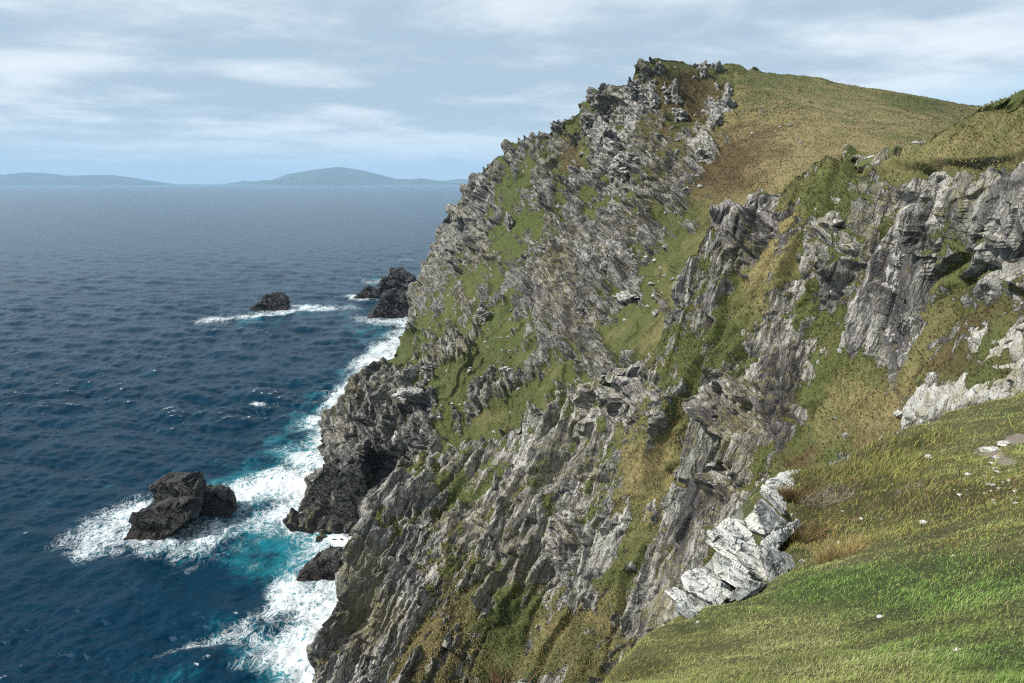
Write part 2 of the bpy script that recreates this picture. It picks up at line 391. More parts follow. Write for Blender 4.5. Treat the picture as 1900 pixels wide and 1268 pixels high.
# ---- near cove wall
B_PAIRS = [((555,1450),(640,1500)),((590,1268),(720,1480)),((600,1200),(800,1460)),((624,1130),(870,1440)),((646,1060),(930,1430)),((655,1010),(990,1420)),
 ((680,965),(1030,1420)),((702,897),(1070,1410)),((742,838),(1110,1400)),((850,822),(1160,1390)),((930,797),(1200,1380)),((1000,752),(1240,1370)),((1100,690),(1300,1350)),
 ((1180,655),(1350,1300)),((1215,620),(1380,1250)),((1250,545),(1420,1200)),((1272,495),(1450,1170)),((1315,400),(1500,1130)),((1440,342),(1580,1080)),((1500,292),(1640,1030)),
 ((1570,252),(1700,990)),((1640,260),(1760,960)),((1750,227),(1850,900)),((1820,183),(1920,860)),((1900,150),(2000,830)),((2060,90),(2180,800)),((2260,80),(2380,790)),((2520,60),(2620,780))]
B_DEPTH = [(555,1450,175),(590,1268,190),(600,1200,195),(624,1130,202),(646,1060,208),(655,1010,212),(680,965,216),(702,897,228),(742,838,245),(850,822,240),(930,797,230),
 (1000,752,215),(1100,690,195),(1180,655,180),(1215,620,176),(1250,545,172),(1272,495,168),(1315,400,165),(1440,342,158),(1500,292,152),(1570,252,145),(1640,260,132),
 (1750,227,110),(1820,192,98),(1900,165,84),(2060,110,62),(2260,80,52),(2520,60,43),(2380,790,36),(2620,780,29),
 (640,1500,165),(800,1460,165),(1000,1420,155),(1200,1380,135),(1350,1300,120),(1450,1170,112),(1580,1080,98),(1760,960,80),(1920,860,66),(2180,800,45),
 (750,1100,195),(750,950,215),(720,1268,180),(900,1268,178),(900,1000,198),(1000,850,205),(1000,1000,188),(1000,1268,165),(1200,1268,146),(1200,1000,160),(1150,800,182),
 (1270,700,158),(1300,1100,135),(1300,900,147),(1350,500,156),(1400,650,142),(1450,450,147),(1400,900,124),(1500,650,131),(1500,800,116),(1600,500,120),(1620,700,108),
 (1550,870,104),(1700,500,105),(1720,350,102),(1700,700,91),(1800,600,88),(1900,500,67),(1900,300,71),(1800,270,90),(1700,300,108),(1900,740,64),(1640,350,117),(2050,450,55)]
B_SLOPE = [2.2]*9 + [.9]*5 + [.8]*4 + [.35]*10
B_GRASS = [(1780,255,170,42,-18,2.3),(1870,215,120,60,-20,2.4),(1690,285,50,25,-15,.6),(1560,358,45,26,10,.9),(1425,470,24,120,18,.75),(1490,360,25,90,25,.9),(1540,300,20,50,30,.4),
 (1285,650,50,50,-20,.8),(1238,690,20,80,18,.7),(1185,830,16,90,15,.7),(1198,890,36,60,-10,.75),(1375,660,48,50,0,.9),(1330,600,30,40,0,.6),
 (1520,600,35,50,30,.8),(1560,440,45,30,-20,.4),(1620,330,60,40,0,-.7),(1850,400,50,90,0,-.8),(1720,330,60,50,0,-.6),(1570,520,30,70,10,-.5),(1545,675,70,30,0,.9),(1590,720,75,50,0,1.1),(1560,780,90,45,0,1.0),(1690,670,35,90,30,.8),(1770,480,60,65,0,.9),
 (1830,600,60,110,35,.9),(1880,540,50,50,0,.6),(1790,690,60,30,-20,.7),(1450,840,46,34,-20,1.4),(1640,780,70,40,-20,.8),
 (940,1150,50,80,15,1.1),(985,1230,90,45,-10,.9),(920,1240,40,40,0,.7),(1085,1200,60,60,0,.6),(1150,1060,22,90,20,.6),(1050,1060,22,80,35,.8),(1100,960,20,60,30,.6),
 (800,1200,26,80,8,.8),(830,1040,16,60,5,.5),(835,925,75,16,-30,1.2),(765,1220,30,70,20,.5),(870,1130,14,90,10,.5),(1020,920,18,30,0,.4),(1240,900,14,60,0,.4),(1490,730,30,50,0,.5),(1480,560,30,40,0,.4),
 (1640,570,55,110,5,-1.2),(1430,730,30,120,5,-1.0),(1280,960,45,130,10,-1.2),(1345,745,55,60,20,-1.0),(1385,425,55,50,-30,-1.2),(1205,1190,45,80,0,-1.0),(1720,300,30,60,0,-.8),(1790,390,50,90,0,-.7),(1640,380,60,50,0,-.5),(1870,420,30,110,0,-.7),(1860,650,50,50,0,-.9),(1780,745,90,22,-10,-1.0),
 (700,1100,70,160,0,-1.0),(740,930,60,50,0,-1.0),(1080,740,70,40,-40,-.6),(980,850,70,60,-40,-.6),(1020,1010,60,90,15,-.7),(900,1000,60,60,0,-.5),(1150,720,40,60,20,-.6),(1090,1000,60,60,0,-.4),(1380,830,60,60,0,-.6)]
B_MASK = dict(
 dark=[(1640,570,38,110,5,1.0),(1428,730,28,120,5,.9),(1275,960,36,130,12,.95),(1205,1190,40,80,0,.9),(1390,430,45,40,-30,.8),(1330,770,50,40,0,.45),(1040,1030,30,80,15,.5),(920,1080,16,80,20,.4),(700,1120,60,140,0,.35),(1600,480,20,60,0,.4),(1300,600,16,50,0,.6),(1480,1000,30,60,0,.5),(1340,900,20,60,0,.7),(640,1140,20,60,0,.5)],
 lichen=[(1860,660,60,70,0,1.3),(1780,740,100,30,-10,1.3),(1650,770,40,60,-30,1.2),(1625,500,25,70,0,.9),(1700,640,25,60,0,.5),(1720,300,25,50,0,.8),(1860,430,40,120,0,.35),(1330,860,40,60,0,.6),(1060,740,90,40,-40,.6),(960,850,80,40,-40,.6),(1540,830,30,60,0,.7),(1060,940,50,50,0,.5),(1180,960,40,60,0,.5)],
 tone=[(1425,470,40,130,18,.6),(1200,880,60,120,0,.5),(1780,260,200,60,-15,.4),(1590,760,140,70,0,.4),(1700,650,60,120,30,.35),(940,1150,45,70,15,-.7),(1290,650,50,50,0,-.4),(1375,670,40,40,0,-.3),(1500,390,20,40,0,-.8),(1060,1180,100,80,0,.4),(800,1200,60,100,0,.35),(835,925,80,20,-30,-.2),(1520,600,50,60,0,-.2),(1560,360,60,40,0,-.3)],
 heath=[(1830,600,80,120,30,.55),(1770,480,90,90,0,.3),(1450,840,50,40,0,.9),(1600,680,60,20,0,.5),(1760,240,100,30,-15,.2),(1760,690,60,30,0,.5)])
B_FOLD = [(1390,425,60,55,-30,1),(1345,750,70,60,10,1),(1545,440,45,30,0,1),(1120,740,60,60,-30,.9),(1050,1000,50,90,10,.8),(1330,890,30,40,0,.8),(1200,760,50,50,0,.7)]
def rock_B(p, n, px, py):
    g = .60*ell(px, py, B_GRASS)
    w = np.stack([fbm(p/14.0, 3, s) for s in (11, 12, 13)], -1)
    veg = g + .45 + .7*fbm(bedc(p)/np.array([24., 7., 3.2]), 4, 141) + .65*fbm(bedc(p)/np.array([4., 2.2, 1.5]), 3, 142)
    veg = veg - .9*ell(px, py, B_MASK['dark'])
    rock = sstep(-veg, -.8, -.15)
    # ribs and gullies running down the wall, leaning to the left at the foot
    c = p[:, 0]*.86 - p[:, 1]*.35 - .28*p[:, 2]
    rb = fbm(np.stack([c/13.0, p[:, 2]/70.0, p[:, 1]/80.0], -1) + .35*w, 3, 90)
    rb2 = fbm(np.stack([c/4.6, p[:, 2]/26.0, p[:, 1]/40.0], -1) + .3*w, 3, 95)
    pw = p + w*1.7
    q = bedc(pw)*np.array([.34, .8, 1]); q2 = bede(pw)
    fold = sstep(ell(px, py, B_FOLD) + .25*fbm(p/9.0, 3, 170), .35, .6)
    def bl(Q, k): return 1.8*blocks(Q, 19, 120+k, .27, 1.5) + 1.0*blocks(Q, 8.5, 130+k, .27, 1.5) + .42*blocks(Q, 3.6, 140+k, .34, 1.4) + .17*blocks(Q, 1.8, 150+k, .5, 1.4)
    big = bl(q, 0)*(1-fold) + bl(q2, 7)*fold
    gl = sstep(1 - np.abs(fbm(np.stack([c/11.0, p[:, 2]/85.0, p[:, 1]/90.0], -1) + .25*w, 3, 98)), .90, .995)
    veg = veg + .75*gl*sstep(fbm(p/17.0, 2, 99), -.25, .1) + .06
    rock = sstep(-veg, -.8, -.15)*(1 - .9*sstep(g, .8, 1.25))
    d = (4.6*rb + 1.9*rb2 - 2.6*gl)*(1 - .93*sstep(g, .7, 1.15))
    d += (.22+.78*rock)*big
    d += (1-rock)*(.55*fbm(p/2.2, 3, 161) + .25*fbm(p/.8, 2, 162))
    d += .14*fbm(p/.7, 2, 163)
    near = np.clip(np.linalg.norm(p-CAM, axis=1)/130.0, .55, 1.2)
    d = d*near*(1 - .8*sstep(g, .7, 1.15))
    veg = veg - .3*sstep(d, 2.0, 5)
    cr = sstep(.58 - veg + .3*fbm(p/1.6, 2, 165), -.05, .2)
    d += cr*(.45 + .4*fbm(p/6.0, 2, 166))*near
    return d - 1.2, veg - .4*cr, {'fold': fold}
print('B'); SB = sheet(B_PAIRS, B_DEPTH, 1600, 620, dict(e=[.7,1.5,2.5,4,6,9,13,18,25,34,46], slope=B_SLOPE), B_MASK, rock_B, 'cliff_land', M_NEAR)

# ------------------------------------------------------------------ foreground slope
C_EDGE = np.array([(700,1420,6.2),(850,1340,7.2),(1000,1300,8.4),(1090,1288,9.2),(1150,1264,10.5),(1205,1186,12.9),(1278,1148,15.3),(1370,1092,17.4),(1455,1048,19.4),(1452,990,22.8),(1430,925,27),
 (1438,880,31),(1560,872,34),(1620,832,37),(1700,792,41),(1800,759,47),(1900,737,53),(2000,717,60),(2150,690,70)], float)
C_PTS = list(map(tuple, C_EDGE)) + [(1900,1268,5.6),(1500,1268,7.2),(1200,1268,9.6),(1900,1000,12),(1700,1000,15.5),(1600,1150,11.5),(1900,850,24),(1700,900,23),(1560,960,24),(1750,1150,9)]
c3 = P(*[np.array(x, float) for x in zip(*C_PTS)])
c3 = np.concatenate([c3, [(0,0,148.3),(0,-8,149.6),(8,-6,151),(10,2,148.6),(-4,3,145.5),(25,5,150.5),(45,25,149),(60,50,146)]], 0)
f_c = tps(c3[:, :2], c3[:, 2])
e3 = P(C_EDGE[:, 0], C_EDGE[:, 1], C_EDGE[:, 2])[:, :2]
e3 = np.concatenate([[(-6.5, -30), (-5.5, -2)], e3], 0)
def c_out(xy):
    """signed distance to the cliff edge, positive beyond it"""
    best = np.full(len(xy), 1e9); sgn = np.zeros(len(xy))
    for a, b in zip(e3[:-1], e3[1:]):
        ab = b-a; L2 = ab @ ab
        s = np.clip(((xy-a) @ ab)/L2, 0, 1); c = a + s[:, None]*ab; dv = xy-c; d = np.hypot(dv[:, 0], dv[:, 1])
        cr = ab[0]*dv[:, 1] - ab[1]*dv[:, 0]
        m = d < best; best[m] = d[m]; sgn[m] = np.sign(cr[m])
    return best*sgn
def c_height(xy, bumps=True):
    z = f_c(xy); d = c_out(xy)
    p = np.concatenate([xy, np.zeros((len(xy), 1))], 1)
    r = np.hypot(xy[:, 0], xy[:, 1])
    if bumps:
        z = z + (.22 + .25*np.exp(-np.abs(d)/1.5))*fbm(p/2.6, 3, 201)*np.clip(r/20, .4, 1.3) + .07*fbm(p/.8, 3, 202) + .5*np.clip((r-18)/20, 0, 1)*fbm(p/7.0, 3, 203)
    dn = d + .35*fbm(p/1.7, 3, 205)*np.clip(r/15, .3, 2)
    o = np.maximum(dn, 0); z = z - (2.6*o - 2.2*(1-np.exp(-o/1.0)))
    z = z + np.minimum(o, 4)*.55*fbm(p/np.array([1.6, 1.1, 1.]), 4, 207)*(o > 0)
    return np.maximum(z, -8), d
th = np.radians(np.concatenate([np.linspace(-75, -8, 60)[:-1], np.linspace(-8, 46, 800), np.linspace(46, 100, 60)[1:]]))
rr = np.exp(np.linspace(math.log(1.2), math.log(95), 620))
TH, RR = np.meshgrid(th, rr)
xy = np.stack([RR*np.sin(TH), RR*np.cos(TH)], -1).reshape(-1, 2)
zc, dc = c_height(xy)
VC = np.concatenate([xy, zc[:, None]], 1)
cpx, cpy, cd_ = to_px(VC); ok = cd_ > .5; cpx = np.where(ok, cpx, 5000.); cpy = np.where(ok, cpy, 5000.)
# zones of the turf (photo-measured places on this slope)
Z_LUSH = [(1720,1190,240,70,0,.55),(1650,1085,170,45,-4,1.2),(1850,1080,120,50,0,.9),(1880,1240,60,50,0,1.1),(1780,1240,60,30,0,.5),(1500,1090,60,25,-10,.8),(1560,940,60,25,-10,.35),(1850,770,60,20,-20,.4),(1330,1150,60,20,-30,.3)]
Z_HEATH = [(1600,870,90,50,-20,1.0),(1700,930,130,60,0,.9),(1520,970,50,60,0,.9),(1850,920,90,40,0,.5),(1500,900,40,40,0,.8),(1750,800,70,25,-15,.4),(1700,1000,90,25,-10,.35),(1180,1250,70,20,-10,.7),(1470,1020,40,20,0,.6)]
Z_DRY = [(1400,1220,220,60,0,.6),(1550,1030,50,25,-20,1.0),(1700,1230,150,40,0,.5),(1650,1000,110,25,-8,.7),(1850,1010,60,40,0,.3),(1600,800,80,30,-30,.4),(1780,770,90,20,-15,.5),(1490,1170,120,30,0,.4),(1850,1130,80,30,-15,.6)]
lush, heathz, dry = (ell(cpx, cpy, z) for z in (Z_LUSH, Z_HEATH, Z_DRY))
path = ell(cpx, cpy, [(1890,815,30,9,-8,1.2),(1835,842,34,9,5,1.0),(1868,858,24,8,0,.8),(1850,905,35,10,0,.35)])
def ground_mat():
    m, t, b = mat_new('turf_soil')
    p = t.node('ShaderNodeNewGeometry').outputs['Position']
    n = t.noise(p, 3.0, 8, .7); n2 = t.noise(p, .5, 5, .6)
    g = t.mix(t.step(n2, .3, .7), (.085, .10, .03), (.19, .17, .075))
    g = t.mix(t.step(t.attr('heath'), .2, .9, 0, .8), g, t.mix(n2, (.04, .048, .015), (.10, .07, .032)))
    g = t.mix(t.step(t.attr('lush'), .2, .9, 0, .8), g, (.035, .075, .012))
    g = t.mix(t.step(n, .35, .7), t.mix(.8, g, (.02, .018, .008)), t.mix(.35, g, (.02, .018, .008)))
    pm = t.step(t.math('ADD', t.attr('path'), t.math('MULTIPLY', t.math('SUBTRACT', n, .5), 1.2)), .45, .6)
    g = t.mix(pm, g, t.mix(n, (.05, .035, .026), (.30, .26, .215)))
    c, q, fine, st = rock_color(t, p, 2.0)
    g = t.mix(t.step(t.math('ADD', t.attr('drop'), t.math('MULTIPLY', t.math('SUBTRACT', n2, .5), 2.)), .6, 1.6), g, c)
    t.put(b.inputs['Base Color'], g); b.inputs['Roughness'].default_value = .95
    bu = t.node('ShaderNodeBump'); bu.inputs['Distance'].default_value = .08; t.put(bu.inputs['Height'], n); t.put(b.inputs['Normal'], bu.outputs[0])
    return m
fc = grid_faces(len(rr), len(th))
o = mesh_from('ground', VC, fc.reshape(-1, 4)[:, ::-1].reshape(-1), 4, ground_mat(), True, None,
              dict(lush=lush, heath=heathz, path=path, drop=dc))
o['kind'] = 'structure'
if o.data.polygons[len(o.data.polygons)//2].normal.z < 0: o.data.flip_normals()

# ------------------------------------------------------------------ grass blades (nobody could count them)
def blade_mat(name='grass_blades'):
    m, t, b = mat_new(name)
    c = t.attr('col', 0)
    t.put(b.inputs['Base Color'], c); b.inputs['Roughness'].default_value = .7; b.inputs['Specular IOR Level'].default_value = .2
    tr = t.node('ShaderNodeBsdfTranslucent'); t.put(tr.inputs[0], c)
    mx = t.node('ShaderNodeMixShader'); mx.inputs[0].default_value = .25
    t.l.new(b.outputs[0], mx.inputs[1]); t.l.new(tr.outputs[0], mx.inputs[2])
    t.l.new(mx.outputs[0], [x for x in t.n if x.type == 'OUTPUT_MATERIAL'][0].inputs[0])
    return m
M_BLADE = blade_mat()
def blades(name, base, up, length, width, lean, col, mat=M_BLADE, seed=1):
    """curved two-piece blades"""
    r = np.random.default_rng(seed); n = len(base)
    a = r.uniform(0, 2*math.pi, n); side = np.stack([np.cos(a), np.sin(a), np.zeros(n)], -1)
    mid = base + up*(length*.55)[:, None] + lean*(length*.22)[:, None]
    tip = base + up*(length*.85)[:, None] + lean*(length*.85)[:, None]
    w = side*width[:, None]
    v = np.stack([base-w, base+w, mid-w*.7, mid+w*.7, tip], 1).reshape(-1, 3)
    k = np.arange(n)[:, None]*5
    tri = np.concatenate([k+np.array([[0, 1, 3]]), k+np.array([[0, 3, 2]]), k+np.array([[2, 3, 4]])], 1).reshape(-1)
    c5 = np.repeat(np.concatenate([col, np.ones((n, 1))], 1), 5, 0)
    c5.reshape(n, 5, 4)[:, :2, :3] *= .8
    return mesh_from(name, v, tri, 3, mat, True, None, dict(col=c5))
NBL = 560000
ang = np.radians(RNG.uniform(-9, 56, NBL)); rad = np.exp(RNG.uniform(math.log(3.6), math.log(62), NBL))
bxy = np.stack([rad*np.sin(ang), rad*np.cos(ang)], -1)
bz, bd = c_height(bxy)
keep = bd < .9; bxy, bz, bd, rad = bxy[keep], bz[keep], bd[keep], rad[keep]
B0 = np.concatenate([bxy, bz[:, None]-.01], 1)
bpx, bpy_, _ = to_px(B0)
lu, he, dr = (ell(bpx, bpy_, z) for z in (Z_LUSH, Z_HEATH, Z_DRY))
pa = ell(bpx, bpy_, [(1890,815,30,9,-8,1.2),(1835,842,34,9,5,1.0),(1868,858,24,8,0,.8),(1850,905,35,10,0,.35)])
n = len(B0); pn = np.concatenate([bxy, np.zeros((n, 1))], 1)
cl = fbm(pn/.55, 3, 301); cl2 = fbm(pn/2.4, 3, 302); cl3 = fbm(pn/1.1, 3, 303)
keep = (pa + .5*cl + .2*RNG.normal(size=n) < .55) & (RNG.uniform(size=n) < .88 + .6*np.clip(cl + .5*cl3, -.5, .5))
sel = RNG.uniform(size=n)
green = np.array([.175, .315, .068]); olive = np.array([.295, .335, .105]); straw = np.array([.52, .46, .25]); hth = np.array([.175, .200, .052]); brn = np.array([.23, .165, .085])
pl = .85*sstep(lu + .55*cl2 + .45*cl3 + .3*cl, .1, 1.15); ph = sstep(he + .75*cl2 + .45*cl3, .25, .75); pd = sstep(dr + .5*cl3 + .2*cl2, .2, .9)
col = np.tile(olive, (n, 1))
col = col*(1-pl[:, None]) + green*pl[:, None]
ds = (sel < .10 + .38*pd*(1-.6*pl)); col[ds] = col[ds]*.3 + straw*.7
hs = RNG.uniform(size=n) < ph*.92
bs = hs & (RNG.uniform(size=n) < .28 + .3*(cl3 > .2)); col[hs] = hth*(1+.9*np.clip(cl[hs], -.5, 1))[:, None]; col[bs] = brn
yb = hs & (RNG.uniform(size=n) < .22); col[yb] = [.30, .30, .085]
col *= RNG.uniform(.65, 1.35, (n, 1))*(1 + .28*cl2[:, None])*(1 + .35*cl3[:, None])
leng = RNG.uniform(.035, .10, n)*(1 + .7*cl)*(1 + .35*pl); leng[ds] *= 1.1
leng[hs] = RNG.uniform(.05, .12, hs.sum())*np.clip(rad[hs]/18, .8, 2.0)
leng *= np.clip(rad/20, .8, 1.5)
wid = np.maximum(.0020, rad*.00028)*RNG.uniform(.7, 1.3, n); wid[hs] *= 1.5
la = RNG.normal(-.5, 1.1, n); lean = np.stack([np.cos(la), np.sin(la)*.8, np.full(n, -.15)], -1)*RNG.uniform(.2, 1.1, n)[:, None]
upv = np.tile([0, 0, 1.], (n, 1)); upv[hs] += RNG.normal(size=(hs.sum(), 3))*.6
k = keep
o = blades('grass', B0[k], upv[k], leng[k], wid[k], lean[k], col[k]); tag(o, None, None, None, 'stuff')
# rough tussock turf on the cove wall and the headland
def sheet_tufts(SH, count, lmin, lmax, name, seed, thr=.52, w=.05):
    r = np.random.default_rng(seed); V = SH['V']; nr, nc = V.shape[:2]
    i = r.integers(SH['ne']-3, nr-2, count); j = r.integers(2, nc-2, count)
    ok = SH['veg'][i, j] > thr + r.normal(size=count)*.12
    px, py = SH['pix'][i, j, 0], SH['pix'][i, j, 1]
    ok &= (px < 1960) & (py < 1300)
    i, j = i[ok], j[ok]; base = V[i, j]; n = len(i)
    N = SH['N'][i, j]; N = N*np.sign((N*(CAM-base)).sum(-1))[:, None]
    pn = base
    tn = .5 + .9*fbm(pn/6.0, 4, seed) + ell(SH['pix'][i, j, 0], SH['pix'][i, j, 1], SH['tone'])
    hn = fbm(pn/9.0, 4, seed+5) + ell(SH['pix'][i, j, 0], SH['pix'][i, j, 1], SH['heath'])
    a = np.clip(tn, 0, 1)[:, None]
    col = np.array([.100, .118, .038])*(1-a) + np.array([.32, .262, .125])*a
    hm = (hn + .25*r.normal(size=n) > .30); col[hm] = np.array([.11, .075, .04])
    col *= r.uniform(.6, 1.4, (n, 1))
    up = N*.5 + np.array([0, 0, .55]); lean = np.stack([r.normal(-.1, .5, n), r.normal(-.3, .4, n), np.full(n, -.75)], -1)
    leng = r.uniform(lmin, lmax, n)*np.linalg.norm(base-CAM, axis=1)/150; wid = leng*w*r.uniform(.7, 1.4, n)
    o = blades(name, base, up, leng, wid, lean, col, seed=seed); tag(o, None, None, None, 'stuff')
SA['tone'], SA['heath'], SB['tone'], SB['heath'] = A_MASK['tone'], A_MASK['heath'], B_MASK['tone'], B_MASK['heath']
sheet_tufts(SB, 260000, .5, 1.3, 'grass', 71, .5, .07)
sheet_tufts(SA, 200000, .22, .52, 'grass', 72, .55, .12)

# ------------------------------------------------------------------ sea
print('sea')
pxs = np.concatenate([np.array([-1500, -1100, -700, -500, -360, -250, -180, -130.]), np.arange(-90, 960, 1.45), np.array([1000, 1100, 1300, 1700, 2000, 2500, 3300.])])
far = np.array([60000, 50000, 40000, 32000, 26000, 22000.])
pyf = 634 - F*((-H/far - FWD[2])/UP[2])
rows = np.concatenate([pyf, np.arange(pyf[-1]+.8, 420, .8), np.arange(420, 1300, 1.25), np.array([1320, 1360, 1420, 1500, 1650, 1900, 2300])])
PX, PY = np.meshgrid(pxs, rows); T = tsea(PY)
X = np.clip((PX-950)/F*T, -34000, 34000); Y = T*(FWD[1] + (634-PY)/F*UP[1])
Y[PY > 1900] = np.minimum(Y[PY > 1900], 40)
sp = np.abs(np.gradient(Y, axis=0)); spx = np.abs(np.gradient(X, axis=1))
Z = np.zeros_like(X); steep = np.zeros_like(X); DX = np.zeros_like(X); DY = np.zeros_like(X)
rw = np.random.default_rng(3)
for i in range(64):
    lam = 3.2*(60/3.2)**(i/63.0)*rw.uniform(.9, 1.1); a = math.radians(rw.normal(76, 38))
    kx, ky = math.cos(a)*2*math.pi/lam, math.sin(a)*2*math.pi/lam
    amp = .0135*lam**.82*rw.uniform(.6, 1.3)
    res = np.maximum(np.abs(sp*ky)/(2*math.pi), np.abs(spx*kx)/(2*math.pi))    # waves per cell
    fade = 1 - sstep(res, .16, .42)
    ph = kx*X + ky*Y + rw.uniform(0, 6.28)
    s, c = np.sin(ph), np.cos(ph)
    Z += amp*fade*s; k2 = 2*math.pi/lam
    DX += amp*fade*c*math.cos(a)*.8; DY += amp*fade*c*math.sin(a)*.8; steep += amp*k2*s*fade
dense = ((PX > -200) & (PX < 985) & (PY < 1310)).astype(float)
Z *= dense; DX *= dense; DY *= dense
gust = .75 + .55*fbm(np.stack([X.ravel()/140, Y.ravel()/90, 0*X.ravel()], -1), 3, 411).reshape(X.shape)
Z *= gust; DX *= gust; DY *= gust; steep = steep*gust
VS = np.stack([X - DX, Y - DY, Z], -1).reshape(-1, 3)
fpx, fpy = PX.ravel(), PY.ravel()
# surf round the rocks and along the foot of the cliffs
FOAM = [(500,880,100,16,-20,.6),(540,955,60,26,-20,.7),(480,960,80,18,-20,.45),(455,1015,80,12,-22,.4),(590,850,40,16,-20,.8),(555,825,60,10,-10,.6),(600,780,30,14,-20,.7),(650,715,40,18,-35,.7),(700,665,50,14,-12,.8),(640,760,22,30,-30,.7),(520,1130,70,16,-18,.6),(480,1230,90,16,-12,.6),(560,1120,50,40,0,.6),(340,1060,70,8,-18,.35),(160,1030,50,10,-10,.35),(735,640,25,10,0,.8),(100,1010,50,14,-25,.3),
 (255,975,95,42,-8,1.0),(330,1010,80,35,-10,.8),(180,1000,60,34,-20,.75),(380,985,40,25,0,.5),(300,930,60,22,-20,.6),(215,945,60,20,-15,.5),
 (600,985,60,40,-20,1.4),(560,930,50,30,-45,1.1),(640,1005,40,30,0,1.4),(520,900,90,22,-15,.85),(440,930,60,26,-15,.6),(575,890,50,22,-30,.8),(470,905,120,14,-15,.45),
 (600,1075,75,48,-15,1.3),(530,1090,45,28,-10,.95),(640,1130,40,60,0,1.4),(580,1160,60,40,-20,.9),(600,1225,50,50,0,1.3),(520,1200,80,28,-12,.85),(560,1255,60,28,-5,1.0),(440,1190,60,18,-20,.5),
 (400,1175,120,10,-18,.4),(340,1205,120,8,-15,.42),(420,1000,120,16,-25,.25),(470,1050,70,16,-20,.35),(620,1180,40,60,0,1.2),
 (570,845,60,14,-5,.9),(610,815,25,22,-30,.8),(560,800,45,20,10,.5),(605,770,40,24,-30,.6),(640,735,35,22,-30,.75),(480,748,14,5,0,.75),(515,752,10,5,0,.6),(450,750,40,6,0,.25),
 (680,680,42,16,-10,1.0),(720,660,30,16,-10,.7),(700,640,40,12,-10,.55),(735,620,25,14,0,.8),(730,595,30,8,0,.9),(700,597,40,8,0,1.1),(665,590,30,7,0,.5),(755,605,15,20,0,.8),
 (390,597,45,7,-5,1.1),(440,588,60,6,-4,.6),(510,580,55,8,-6,1.2),(560,572,50,8,0,.9),(610,572,50,6,0,.6),(660,570,50,6,0,.35),(520,565,40,4,0,.4),
 (665,553,25,6,0,.8),(700,555,40,5,0,.7),(690,522,28,5,0,.8),(740,548,25,4,0,.9),(755,512,18,5,0,.9),(755,483,30,3,0,1.0),(650,550,18,3,0,.5),
 (175,1215,30,8,0,.35),(260,1260,40,12,0,.3),(470,900,100,24,-15,.3)]
TEAL = [(470,915,120,40,-18,.9),(430,890,60,25,-10,.5),(330,1010,90,40,0,.6),(500,1000,110,60,-20,.6),(560,1060,100,60,0,.6),(480,1210,140,50,-15,.5),(590,840,90,30,0,.8),(590,790,70,50,-20,.8),(660,700,60,40,-30,.6),
 (570,575,120,14,0,.7),(470,595,60,9,0,.6),(690,610,60,16,0,.6),(690,520,40,10,0,.6),(720,640,50,20,0,.6),(600,1000,80,60,0,.8),(560,1220,120,60,0,.6),(200,950,90,30,-15,.4),(270,1255,60,16,0,.4),(640,1150,60,150,0,.6)]
st_ = steep.ravel(); st_ = st_/st_.std()
FOAM = [f[:5] + (f[5]*(1.45 if f[5] < .86 else 1.0),) for f in FOAM]
foam = ell(fpx, fpy, FOAM); teal = ell(fpx, fpy, TEAL)
cap = sstep(st_ + .8*fbm(np.stack([VS[:, 0]/45, VS[:, 1]/70, 0*VS[:, 0]], -1), 3, 401), 2.5, 3.6)*.62
VS[:, 2] += .8*np.clip(foam, 0, 1.2)*fbm(VS/np.array([5., 5., 5.]), 3, 402)*(fpy < 1310)
